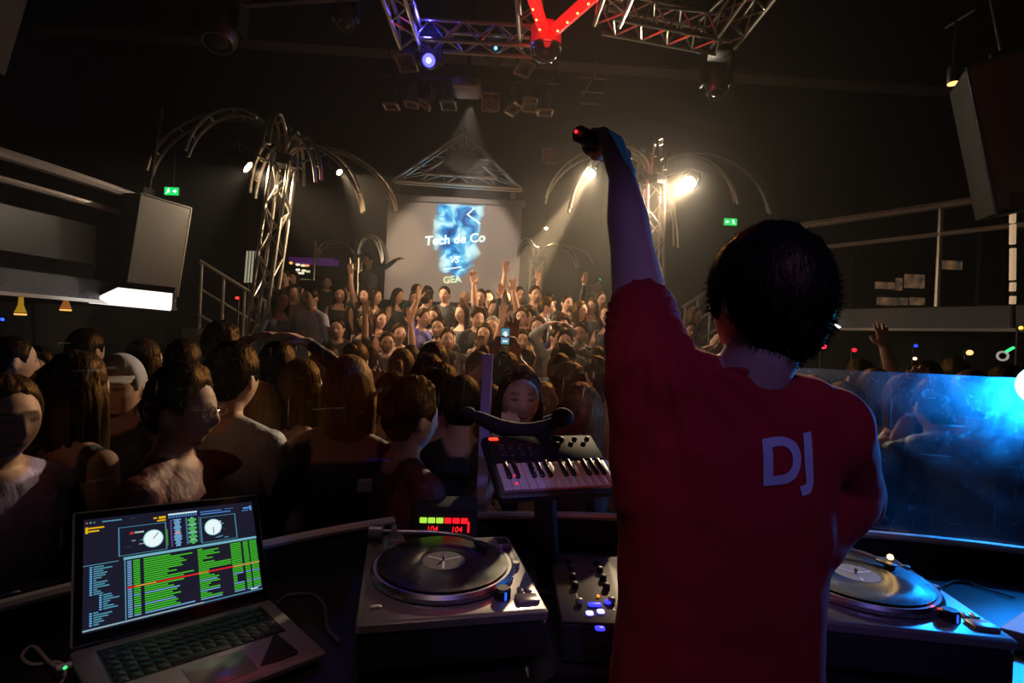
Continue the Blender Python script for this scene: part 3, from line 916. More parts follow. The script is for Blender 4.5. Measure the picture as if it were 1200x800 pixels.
for yy in (296, 329):
    bar('holder', P(284, yy, 7.43), P(304, yy+1, 7.43), 0.014, M_black, rk)
bar('stand', P(291, 331, 7.43), (P(291, 331, 7.43).x, 7.43, 0.87), 0.014, M_black, rk)

def wall_lamp(name, label, px, py, d, rpx, col, st, cat='light'):
    c = P(px, py, d)
    r = rpx*d/600
    t = thing(name, label, cat, c)
    obj('lens', MB().ell((0, 0, 0), (r, r*0.8, r*0.8), 12, 8), mat('lampglow_%s' % label[:18], col, 0.4, emit=col, strength=st), t)
    obj('holder', MB().lathe([(r*1.1, 0.0), (r*1.15, r), (r*0.7, r*1.8)], (0, 0.0, 0), (0, 1, 0.2), 12), M_black, t)
    bar('pole', c+Vector((0, r*1.4, 0)), (c.x, c.y+r*1.4, tier_z(c.y)), 0.012, M_black, t)
for args in (('small red lamp glowing under the right balcony nearest the head', 965, 406, 6.0, 3.4, (1, .02, .05), 4),
             ('weaker red lamp right of the brightest red one under the balcony', 1001, 410, 6.2, 3.0, (0.8, .01, .03), 1.8),
             ('blue lamp between the lamps under the right balcony', 1073, 405, 6.2, 2.6, (0.03, .07, .7), 1.3),
             ('small warm lamp under the right balcony below the blue one', 1072, 420, 6.0, 2.4, (1, .6, .35), 3),
             ('flat amber lamp under the right balcony near the edge of the frame', 1136, 413, 5.6, 4.0, (1, .55, .22), 1.6),
             ('amber lamp at the far right edge below the balcony', 1196, 384, 5.0, 2.6, (1, .4, .05), 3),
             ('blue lamp at the left edge below the left balcony', 3, 374, 5.0, 2.5, (0.03, .08, 0.9), 2.2),
             ('red dot lamp on the left staircase rail', 278, 349, 6.4, 2.2, (1, .02, .02), 3),
             ('orange dot lamp left of the back bar', 341, 308, 9.4, 2.0, (1, .4, .05), 1.6)):
    wall_lamp('signal_lamp', *args)
c = P(1036, 403, 6.2)
t = thing('square_lamp', 'square cyan lamp of four dots under the right balcony', 'light', c)
obj('housing', MB().bbox((0, 0.03, 0), (0.10, 0.04, 0.10), 0.01), M_black, t)
for sx in (-1, 1):
    for sz in (-1, 1):
        obj('led', MB().ell((sx*0.022, 0, sz*0.022), (0.018, 0.012, 0.018), 10, 6), mat('cyan_green', (.2, 1, .8), .4, emit=(.1, .85, .6), strength=2.2), t)
bar('pole', c+Vector((0, 0.04, -0.04)), (c.x, c.y+.04, tier_z(c.y)), 0.012, M_black, t)
def pendant(label, px, py, d, col):
    c = P(px, py, d)
    t = thing('pendant_lamp', label, 'lamp', c)
    obj('shade', MB().lathe([(0.045, 0.0), (0.036, 0.02), (0.020, 0.07), (0.017, 0.16)], (0, 0, 0), n=20), mat('amber_shade_%d' % px, col, 0.5, emit=col, strength=0.32), t)
    obj('bulb_ring', MB().lathe([(0.042, -0.025), (0.047, -0.018), (0.042, -0.01)], (0, 0, 0), n=20), mat('bulb_glow', (1, .7, .3), .4, emit=(1, .5, .12), strength=1.2), t)
    bar('cord', c+Vector((0, 0, .15)), (c.x, c.y, 2.02), 0.006, M_black, t)
pendant('yellow pendant lamp under the left balcony near the edge', 24, 366, 4.7, (0.9, .5, .03))
pendant('dull orange pendant lamp under the left balcony near the speaker', 77, 361, 4.9, (0.7, .24, .05))
gs = thing('glow_ring', 'glowing green and white ring held up behind the right glass', 'glow stick', P(1175, 412, 3.4))
ring = [P(1175, 417, 3.4)+Vector((0.036*math.cos(q), 0, 0.028*math.sin(q))) for q in [i*2*PI/16 for i in range(17)]]
obj('ring', MB().tube(ring, 0.007, 6), mat('ring_white', (.6, .6, .55), .5, emit=(.5, .45, .38), strength=0.6), gs, True, True)
obj('green_tip', MB().tube([P(1178, 413, 3.4), P(1184, 409, 3.4), P(1188, 407, 3.4)], 0.009, 6), mat('ring_green', (.1, 1, .3), .5, emit=(.05, .9, .25), strength=1.3), gs, True, True)

# ================================================================== PEOPLE
def person_material(name, trousers=(0.012, 0.013, 0.02)):
    m = bpy.data.materials.new(name)
    m.use_nodes = True
    nt = m.node_tree
    b = nt.nodes['Principled BSDF']
    at = nt.nodes.new('ShaderNodeAttribute'); at.attribute_name = 'region'
    sp = nt.nodes.new('ShaderNodeSeparateColor')
    nt.links.new(at.outputs['Color'], sp.inputs[0])
    oi = nt.nodes.new('ShaderNodeObjectInfo')
    tc = nt.nodes.new('ShaderNodeTexCoord')
    nz = nt.nodes.new('ShaderNodeTexNoise'); nz.inputs['Scale'].default_value = 14; nz.inputs['Detail'].default_value = 4
    mp = nt.nodes.new('ShaderNodeMapping'); mp.inputs['Scale'].default_value = (1, 1, 0.45)
    nt.links.new(tc.outputs['Object'], mp.inputs['Vector'])
    nt.links.new(mp.outputs['Vector'], nz.inputs['Vector'])
    sk = nt.nodes.new('ShaderNodeMix'); sk.data_type = 'RGBA'
    sk.inputs[6].default_value = (0.60, 0.36, 0.26, 1); sk.inputs[7].default_value = (0.40, 0.22, 0.15, 1)
    nt.links.new(oi.outputs['Random'], sk.inputs[0])
    def mix(f, a, b_, bl='MIX'):
        x = nt.nodes.new('ShaderNodeMix'); x.data_type = 'RGBA'; x.blend_type = bl
        nt.links.new(f, x.inputs[0]) if not isinstance(f, float) else setattr(x.inputs[0], 'default_value', f)
        for i, q in ((6, a), (7, b_)):
            if isinstance(q, tuple): x.inputs[i].default_value = (*q, 1)
            else: nt.links.new(q, x.inputs[i])
        return x.outputs[2]
    cl = mix(sp.outputs[1], trousers, oi.outputs['Color'])
    cl = mix(sp.outputs[0], cl, sk.outputs[2])
    cl = mix(sp.outputs[2], cl, (0.03, 0.015, 0.012))
    nt.links.new(cl, b.inputs['Base Color'])
    b.inputs['Roughness'].default_value = 0.62
    bp = nt.nodes.new('ShaderNodeBump'); bp.inputs['Distance'].default_value = 0.03
    s1 = nt.nodes.new('ShaderNodeMath'); s1.operation = 'MULTIPLY_ADD'; s1.inputs[1].default_value = -0.55; s1.inputs[2].default_value = 0.6
    nt.links.new(sp.outputs[0], s1.inputs[0])
    nt.links.new(s1.outputs[0], bp.inputs['Strength'])
    nt.links.new(nz.outputs['Fac'], bp.inputs['Height'])
    nt.links.new(bp.outputs['Normal'], b.inputs['Normal'])
    return m
M_person = person_material('person_skin_and_clothes')
M_hair = bpy.data.materials.new('hair')
M_hair.use_nodes = True
nt = M_hair.node_tree
b = nt.nodes['Principled BSDF']
oi = nt.nodes.new('ShaderNodeObjectInfo')
tc = nt.nodes.new('ShaderNodeTexCoord')
mp = nt.nodes.new('ShaderNodeMapping'); mp.inputs['Scale'].default_value = (110, 110, 9)
nz = nt.nodes.new('ShaderNodeTexNoise'); nz.inputs['Scale'].default_value = 1.0; nz.inputs['Detail'].default_value = 3
nt.links.new(tc.outputs['Object'], mp.inputs['Vector']); nt.links.new(mp.outputs['Vector'], nz.inputs['Vector'])
mx = nt.nodes.new('ShaderNodeMix'); mx.data_type = 'RGBA'; mx.blend_type = 'MULTIPLY'; mx.inputs[0].default_value = 0.8
cr = nt.nodes.new('ShaderNodeValToRGB'); cr.color_ramp.elements[0].position = 0.3; cr.color_ramp.elements[0].color = (.35, .35, .35, 1); cr.color_ramp.elements[1].position = 0.7
nt.links.new(nz.outputs['Fac'], cr.inputs['Fac'])
nt.links.new(oi.outputs['Color'], mx.inputs[6]); nt.links.new(cr.outputs['Color'], mx.inputs[7])
nt.nodes.remove(b)
df = nt.nodes.new('ShaderNodeBsdfDiffuse')
gs_ = nt.nodes.new('ShaderNodeBsdfGlossy'); gs_.inputs['Roughness'].default_value = 0.42
tint = nt.nodes.new('ShaderNodeMix'); tint.data_type = 'RGBA'; tint.inputs[0].default_value = 0.55
tint.inputs[7].default_value = (0.55, 0.30, 0.11, 1)
nt.links.new(mx.outputs[2], tint.inputs[6]); nt.links.new(tint.outputs[2], gs_.inputs['Color'])
nt.links.new(mx.outputs[2], df.inputs['Color'])
ms_ = nt.nodes.new('ShaderNodeMixShader'); ms_.inputs[0].default_value = 0.075
nt.links.new(df.outputs[0], ms_.inputs[1]); nt.links.new(gs_.outputs[0], ms_.inputs[2])
nt.links.new(ms_.outputs[0], nt.nodes['Material Output'].inputs['Surface'])
bp = nt.nodes.new('ShaderNodeBump'); bp.inputs['Strength'].default_value = 0.4; bp.inputs['Distance'].default_value = 0.01
nt.links.new(nz.outputs['Fac'], bp.inputs['Height'])
nt.links.new(bp.outputs['Normal'], df.inputs['Normal']); nt.links.new(bp.outputs['Normal'], gs_.inputs['Normal'])

HC = Vector((0, -0.02, 1.62))     # head centre of a 1.75 m figure that faces -Y
def head_point(dx, dy, dz):
    """sculpted head: direction -> point relative to the head centre (face toward -Y)"""
    x, y, z = dx*0.077, dy*0.097, dz*0.120
    if z < 0:
        q = (-z/0.12)
        x *= 1-0.30*q**1.6
        if y > 0:
            y *= 1-0.42*q**1.3
        else:
            y *= 1-0.06*q
    if dy < 0:
        fr = min(1, -dy*1.6)
        ax = abs(x)
        y += fr*0.006*math.exp(-(x/0.05)**2)*(1 if z < 0.05 else 0.4)
        nz_ = 1.0 if z > -0.036 else math.exp(-((z+0.036)/0.006)**2)
        up = max(0, min(1, (0.026-z)/0.060))
        y -= 0.027*math.exp(-(x/(0.008+0.008*up))**2)*up*nz_
        y -= fr*0.005*math.exp(-((z-0.026)/0.011)**2)*math.exp(-((ax-0.03)/0.03)**2)
        y += fr*0.009*math.exp(-((ax-0.031)/0.015)**2-((z-0.006)/0.011)**2)
        y -= fr*0.007*math.exp(-(x/0.022)**2-((z+0.062)/0.009)**2)
        y += fr*0.004*math.exp(-(x/0.026)**2-((z+0.078)/0.006)**2)
        y -= fr*0.008*math.exp(-(x/0.022)**2-((z+0.100)/0.014)**2)
        y -= fr*0.003*math.exp(-((ax-0.045)/0.016)**2-((z+0.02)/0.02)**2)
    return Vector((x, y, z))

def sphere_grid(nu, nv, fn):
    rings = []
    for j in range(1, nv):
        t = PI*j/nv
        rings.append([fn(math.sin(t)*math.sin(2*PI*i/nu), -math.sin(t)*math.cos(2*PI*i/nu), -math.cos(t)) for i in range(nu)])
    return rings

def head_mb(mb, C, rot=None):
    rings = sphere_grid(48, 36, head_point)
    rings = [[C+(rot @ p if rot is not None else p) for p in r] for r in rings]
    mb.loft(rings)
    for s in (-1, 1):
        e = Vector((s*0.079, 0.012, -0.002))
        rt = Matrix.Rotation(s*R(-18), 3, 'Z') @ Matrix.Rotation(R(8), 3, 'X')
        if rot is not None:
            e = rot @ e
            rt = rot @ rt
        mb.ell(C+e, (0.010, 0.019, 0.032), 10, 8, rt)

def hand_mb(mb, wrist, d, n, side, curl=0.3, spread=0.5, k=1.0):
    """five-fingered hand: d pointing direction, n palm normal (fingers bend toward n), side=+1 thumb at +cross"""
    wrist = Vector(wrist); d = Vector(d).normalized(); n = Vector(n)
    n = (n-d*n.dot(d)).normalized()
    s = d.cross(n)*side
    lens = (0.070, 0.078, 0.073, 0.058)
    offs = (0.030, 0.010, -0.010, -0.029)
    for L, o in zip(lens, offs):
        kn = wrist+d*(0.092-abs(o-0.005)*0.25)*k+s*o*k
        mb.cap(wrist+d*0.010*k+s*o*0.55*k, kn, 0.016*k, 0.0125*k, 10)
        dd = (d+s*(o/0.03)*0.28*spread).normalized()
        a1, a2 = curl*1.0, curl*2.4
        d1 = (dd*math.cos(a1)+n*math.sin(a1)).normalized()
        m = kn+d1*L*0.55*k
        d2 = (dd*math.cos(a2)+n*math.sin(a2)).normalized()
        mb.cap(kn, m, 0.0105*k, 0.0095*k, 8)
        mb.cap(m, m+d2*L*0.5*k, 0.0095*k, 0.0080*k, 8)
    b0 = wrist+d*0.022*k+s*0.022*k
    td = (d*0.62+s*(0.55+0.35*spread)+n*0.35).normalized()
    t1 = b0+td*0.045*k
    t2 = t1+(d*0.9+s*0.2*spread+n*(0.2+0.4*curl)).normalized()*0.034*k
    mb.cap(b0, t1, 0.016*k, 0.012*k, 8)
    mb.cap(t1, t2, 0.0115*k, 0.009*k, 8)

ARMS = {   # elbow, wrist, hand direction, palm normal for the arm on +X (mirrored for -X)
    'rest': ((.245, .03, 1.12), (.26, -.06, .88), (0.05, -.15, -1), (-1, -.2, 0), .35, .2),
    'up': ((.28, -.08, 1.60), (.24, -.15, 1.84), (-.05, -.1, 1), (0, -1, -.1), .12, .9),
    'straight': ((.245, -.03, 1.68), (.25, -.08, 1.93), (0.0, -.15, 1), (0, -1, -.2), .2, .6),
    'phone': ((.25, -.22, 1.50), (.075, -.33, 1.71), (-.25, -.1, 1), (-.6, .8, 0), .55, .2),
    'toast': ((.24, -.20, 1.34), (.065, -.36, 1.58), (-.1, -.1, 1), (-1, .3, 0), .9, .1),
    'palm': ((.25, -.14, 1.32), (.15, -.22, 1.58), (0, -.05, 1), (0, -1, 0), .15, .5),
    'clap': ((.25, -.10, 1.16), (.055, -.30, 1.27), (-.2, -.35, .9), (-1, 0, 0), .15, .3),
    'onhead': ((.34, -.02, 1.62), (.15, -.02, 1.76), (-.8, 0, .3), (0, 0, -1), .3, .5),
    'reach': ((.45, -.04, 1.49), (.70, -.08, 1.58), (1, -.1, .15), (0, 0, -1), .2, .5),
    'face': ((.21, -.20, 1.20), (.075, -.20, 1.45), (-.2, .1, 1), (0, 1, 0), .35, .3),
    'crossed': ((.25, -.06, 1.13), (-.03, -.20, 1.15), (-1, -.05, .1), (0, 1, 0), .4, .2),
    'hold': ((.26, .0, 1.14), (.16, -.24, 1.24), (-.2, -.9, .3), (-1, .2, 0), .9, .1),
    'ahead': ((.26, -.22, 1.42), (.22, -.46, 1.56), (-.05, -.6, .8), (0, -.6, -.8), .2, .7),
}
def capdist(pts, a, b, r0, r1):
    a = np.array(a); b = np.array(b)
    ab = b-a
    t = np.clip(((pts-a)@ab)/(ab@ab), 0, 1)
    return np.linalg.norm(pts-(a+t[:, None]*ab), axis=1)-(r0+(r1-r0)*t)

def torso_rings(sex, fat=0.0):
    if sex == 'f':
        T = [(.82, .150, .105, 0), (.90, .168, .115, .01), (.97, .165, .112, .005), (1.07, .125, .088, 0), (1.14, .122, .086, 0), (1.24, .138, .102, -.015), (1.31, .145, .104, -.012), (1.38, .150, .088, 0), (1.43, .125, .07, .008), (1.47, .06, .056, .012)]
    else:
        T = [(.82, .145, .105, 0), (.90, .162, .112, .005), (.97, .160, .110, 0), (1.07, .148, .100, 0), (1.14, .150, .102, 0), (1.24, .165, .112, 0), (1.31, .175, .113, 0), (1.38, .172, .098, .004), (1.43, .140, .078, .008), (1.475, .066, .062, .012)]
    return [(z, a+fat, b_+fat, c) for z, a, b_, c in T]

def loft_torso(mb, T, n=28, shift=None):
    rings = []
    for z, a, b_, c in T:
        ring = []
        for i in range(n):
            q = 2*PI*i/n
            ca, sa = math.cos(q), math.sin(q)
            # slightly boxy section
            ring.append(Vector((a*math.copysign(abs(ca)**0.85, ca), c+b_*math.copysign(abs(sa)**0.9, sa), z))+(shift(z) if shift else Vector()))
        rings.append(ring)
    mb.loft(rings)

def remesh(mb, voxel, smooth=3, name='body'):
    me = bpy.data.meshes.new(name)
    me.from_pydata([tuple(p) for p in mb.v], [], mb.f)
    o = bpy.data.objects.new('tmp', me)
    COL.objects.link(o)
    r = o.modifiers.new('r', 'REMESH'); r.mode = 'VOXEL'; r.voxel_size = voxel
    if smooth:
        s = o.modifiers.new('s', 'SMOOTH'); s.factor = 0.5; s.iterations = smooth
    dg = bpy.context.evaluated_depsgraph_get()
    out = bpy.data.meshes.new_from_object(o.evaluated_get(dg))
    out.name = name
    bpy.data.objects.remove(o)
    out.polygons.foreach_set('use_smooth', [True]*len(out.polygons))
    return out

def set_region(me, fn, m):
    n = len(me.vertices)
    co = np.empty(n*3); me.vertices.foreach_get('co', co); co = co.reshape(-1, 3)
    reg = np.zeros((n, 4)); reg[:, 3] = 1
    fn(co, reg)
    at = me.color_attributes.new('region', 'FLOAT_COLOR', 'POINT')
    at.data.foreach_set('color', reg.ravel())
    me.materials.clear(); me.materials.append(m)

def face_paint(co, reg, C, rot=None):
    q = co-np.array(C)
    if rot is not None:
        q = q@np.array(rot)          # inverse rotation
    x, y, z = np.abs(q[:, 0]), q[:, 1], q[:, 2]
    front = (y < -0.05) & (np.linalg.norm(q, axis=1) < 0.16)
    eye = front & (((x-0.031)/0.015)**2+((z-0.006)/0.008)**2 < 1)
    brow = front & (((x-0.032)/0.020)**2+((z-0.029-0.004*(x-.03)/.02)/0.006)**2 < 1)
    lip = front & ((x/0.022)**2+((z+0.064)/0.007)**2 < 1)
    reg[eye, 2] = 0.85; reg[brow, 2] = 0.75; reg[lip, 2] = 0.55

def build_person(name, sex, aL, aR, sleeve, voxel=0.0078):
    mb = MB()
    T = torso_rings(sex)
    loft_torso(mb, T)
    head_mb(mb, HC)
    sw = 0.165 if sex == 'f' else 0.19
    slim = 0.86 if sex == 'f' else 1.0
    bones = []
    def limb(a, b, r0, r1, kind):
        mb.cap(a, b, r0, r1); bones.append((a, b, r0, r1, kind))
    limb((0, .018, 1.43), (0, 0.0, 1.56), .058*slim, .052*slim, 'skin')
    for s in (1, -1):
        limb((s*.022, .022, 1.475), (s*(sw-.055), .012, 1.425), .046*slim, .050*slim, 'trap')
    for s, key in ((1, aL), (-1, aR)):
        e, w_, hd, hn, cu, spd = ARMS[key]
        sx = lambda p: (p[0]*s, p[1], p[2])
        up = e[2] > 1.45
        sh = (s*(sw-.02 if not up else sw-.035), .01, 1.405 if not up else 1.43)
        e, w_ = sx(e), sx(w_)
        if sex == 'f':
            e = (e[0]-s*.02, e[1], e[2]); 
        m1 = Vector(sh).lerp(Vector(e), 0.5)
        limb(sh, tuple(m1), .060*slim, .052*slim, 'up0')
        limb(tuple(m1), e, .050*slim, .043*slim, 'up1')
        m2 = Vector(e).lerp(Vector(w_), 0.4)
        limb(e, tuple(m2), .041*slim, .041*slim, 'fore')
        limb(tuple(m2), w_, .041*slim, .027*slim, 'fore')
        h0 = len(mb.v)
        hand_mb(mb, w_, sx(hd), sx(hn), -s, cu, spd, 0.94 if sex == 'f' else 1.04)
        hp = Vector(w_)+Vector(sx(hd)).normalized()*0.09
        bones.append((w_, tuple(hp), .035, .05, 'skin'))
    for s in (-1, 1):
        hp = (s*.085, .0, .88); kn = (s*.095, -.015, .49); an = (s*.10, .03, .09)
        limb(hp, kn, .088, .060, 'leg'); limb(kn, (s*.098, .02, .32), .056, .054, 'leg'); limb((s*.098, .02, .32), an, .054, .040, 'leg')
        limb((s*.10, .045, .035), (s*.112, -.13, .030), .035, .030, 'leg')
    me = remesh(mb, voxel, 3, name)
    def reg(co, r):
        d = [np.full(len(co), 9.0) for _ in range(3)]
        dm = {'skin': d[0], 'cloth': d[1], 'leg': d[2]}
        for a, b, r0, r1, k in bones:
            if k == 'trap': k = 'cloth' if sex == 'm' else 'skin'
            if k == 'up0': k = 'cloth' if sleeve > 0 else 'skin'
            elif k == 'up1': k = 'cloth' if sleeve >= 0.5 else 'skin'
            elif k == 'fore': k = 'cloth' if sleeve >= 1 else 'skin'
            np.minimum(dm[k], capdist(co, a, b, r0, r1), out=dm[k])
        zz = np.array([t[0] for t in T]); aa = np.array([t[1] for t in T]); bb = np.array([t[2] for t in T])
        ra = np.interp(co[:, 2], zz, aa); rb = np.interp(co[:, 2], zz, bb)
        e = (np.sqrt((co[:, 0]/ra)**2+(co[:, 1]/rb)**2)-1)*np.minimum(ra, rb)
        e = np.maximum(e, np.maximum(co[:, 2]-1.45, 0.86-co[:, 2]))
        np.minimum(d[1], e, out=d[1])
        hd = np.linalg.norm((co-np.array(HC))/np.array([1, 1.15, 1.35]), axis=1)-0.09
        np.minimum(d[0], hd, out=d[0])
        rad = np.hypot(co[:, 0], co[:, 1]-.012)
        rc, zc_ = (.074, 1.445) if sex == 'm' else (.115, 1.40)
        nk = np.minimum(rc-rad, co[:, 2]-zc_)           # inside the neckline
        near = (co[:, 2] > 1.36) & (rad < .16) & (co[:, 2] < 1.53)
        diff = d[1]-d[0]
        diff[near] = np.maximum(np.minimum(diff[near], nk[near]), np.where(d[0][near] < -9, 1, nk[near]))
        diff[co[:, 2] > 1.53] = np.where(np.abs(co[:, 0])[co[:, 2] > 1.53] < .12, .02, diff[co[:, 2] > 1.53])
        soft = np.clip(.5+diff/.009, 0, 1)
        leg = np.clip(.5+(np.minimum(d[0], d[1])-d[2])/.009, 0, 1)
        r[:, 0] = soft*(1-leg); r[:, 1] = (1-leg)
        face_paint(co, r, HC)
    set_region(me, reg, M_person)
    return me

BODIES = {}
for nm, sex, aL, aR, sl in (('m_rest', 'm', 'rest', 'rest', .5), ('m_long', 'm', 'rest', 'hold', 1), ('f_rest', 'f', 'rest', 'rest', 0), ('f_long', 'f', 'hold', 'rest', 1),
                            ('m_upR', 'm', 'rest', 'up', .5), ('m_upL', 'm', 'straight', 'rest', 1), ('f_upR', 'f', 'hold', 'straight', 0), ('m_both', 'm', 'up', 'straight', .5),
                            ('m_phone', 'm', 'phone', 'phone', .5), ('f_clap', 'f', 'clap', 'clap', .5), ('m_onhead', 'm', 'onhead', 'onhead', 1), ('m_reach', 'm', 'reach', 'rest', 1),
                            ('f_face', 'f', 'rest', 'face', .5), ('f_crossed', 'f', 'crossed', 'crossed', 0), ('m_ahead', 'm', 'ahead', 'rest', .5), ('f_toast', 'f', 'toast', 'rest', 0), ('m_palm', 'm', 'palm', 'rest', .5)):
    BODIES[nm] = build_person('person_'+nm, sex, aL, aR, sl)

# ------------------------------------------------------------------ hair styles (relative to the head centre)
def hairline(phi):
    """height of the hairline around the head, phi=0 front, pi back"""
    p = abs(phi)
    return np.interp(p, [0, .5, .95, 1.25, 1.6, 1.9, 2.3, PI], [.080, .074, .050, -.012, .012, -.03, -.070, -.082])
def hair_cap(thick, rough, seed, top=1.0, line=0.0, part=0.0):
    mb = MB()
    def fn(dx, dy, dz):
        p = head_point(dx, dy, dz)
        phi = math.atan2(dx, -dy)
        h = hairline(phi)+line+0.008*noise.noise(Vector((phi*4, seed, 0)))
        m = max(0, min(1, (p.z-h)/0.014+0.3))
        edge = 0.22+0.78*max(0, min(1, (p.z-h)/(0.035+0.03*max(0, -dy))))
        d = Vector((dx, dy, dz))
        nn = noise.noise(Vector((dx*5, dy*5, dz*3))+Vector((seed, 0, 0)))*0.6+noise.noise(Vector((dx*16, dy*16, dz*6))+Vector((seed, 5, 0)))*0.5
        t = (thick*(0.60+0.70*max(0, dz)*top)+rough*nn)*edge
        return p+d*(t*m-0.014*(1-m))
    mb.loft(sphere_grid(56, 40, fn))
    return mb
def hair_curtain(mb, length, width, seed, wave=0.006, A=2.0, depth=0.105, flare=0.02, thick=0.022, inner=0.0):
    nu, nv = 40, 16
    for_out, for_in = [], []
    rings = []
    for j in range(nv+1):
        t = j/nv
        z = 0.075-t*(length+0.075)
        ring_o, ring_i = [], []
        for i in range(nu+1):
            a = -A+2*A*i/nu
            st = noise.noise(Vector((a*6, t*1.5, seed)))*wave+noise.noise(Vector((a*19, t*3, seed+9)))*wave*0.7
            taper = 1.0 if t < 0.25 else 1.0-0.10*math.sin((t-0.25)*PI*0.9)
            rx = (width+flare*t)*taper+st
            ry = depth*(1-0.25*t)+st
            th = thick*(1-0.65*t)
            if t < 0.2:
                q = t/0.2
                rx *= 0.80+0.2*q; ry *= 0.80+0.2*q
            ring_o.append(Vector((math.sin(a)*rx, math.cos(a)*ry, z+noise.noise(Vector((a*9, 0, seed)))*0.02*t)))
            ring_i.append(Vector((math.sin(a)*(rx-th), math.cos(a)*(ry-th), z)))
        rings.append(ring_o+ring_i[::-1])
    mb.loft(rings)
    return mb
HAIRS = {}
def reg_hair(k, mb):
    me = mesh_from(mb, 'hair_'+k, 'all')
    me.materials.append(M_hair)
    HAIRS[k] = me
reg_hair('short', hair_cap(0.016, 0.006, 1))
reg_hair('crop', hair_cap(0.009, 0.003, 2))
reg_hair('messy', hair_cap(0.024, 0.016, 3, 1.5))
reg_hair('quiff', hair_cap(0.020, 0.010, 8, 1.9))
reg_hair('long', hair_curtain(hair_cap(0.016, 0.004, 4), 0.30, 0.092, 1.0))
reg_hair('wavy', hair_curtain(hair_cap(0.020, 0.008, 5), 0.34, 0.098, 2.0, 0.014, 1.95, 0.11, 0.03))
reg_hair('bob', hair_curtain(hair_cap(0.018, 0.005, 6), 0.15, 0.094, 3.0, 0.006, 1.9, .108, .005))
bun = hair_cap(0.014, 0.003, 7)
bun.ell((0, 0.085, 0.085), (0.045, 0.042, 0.042), 16, 10)
reg_hair('bun', bun)
pony = hair_cap(0.014, 0.003, 9)
pony.tube([(0, .10, .05), (0, .135, .04), (0, .15, -.02), (0, .145, -.12), (0.01, .13, -.22)], [.02, .026, .03, .026, .008], 12)
reg_hair('pony', pony)
M_cap = mat('cap_cloth', (0.32, 0.31, 0.30), 0.8)

DK = (0.010, 0.008, 0.007); BR = (0.045, 0.025, 0.014); BRL = (0.10, 0.055, 0.025); BL_ = (0.30, 0.18, 0.075); GY = (0.30, 0.27, 0.24)
def person(px, py, d, body, hair, hcol, scol, yaw, label, group=None, dy=0.0, base=None, lean=0):
    H = P(px, py, d)
    z0 = tier_z(d) if base is None else base
    s = max(0.90, min(1.10, (H.z-z0)/1.62))
    o = bpy.data.objects.new('person', BODIES[body])
    COL.objects.link(o)
    o.location = (H.x, H.y, z0)
    o.rotation_euler = (0, R(lean), R(yaw))
    o.scale = (s, s, s)
    o.color = (*scol, 1)
    props(o, label, 'person', group)
    if hair:
        h = bpy.data.objects.new('hair', HAIRS[hair])
        COL.objects.link(h)
        h.parent = o
        h.location = HC
        h.color = (*hcol, 1)
    WM[o] = Matrix.Translation(o.location) @ Euler(o.rotation_euler).to_matrix().to_4x4() @ Matrix.Scale(s, 4)
    return o

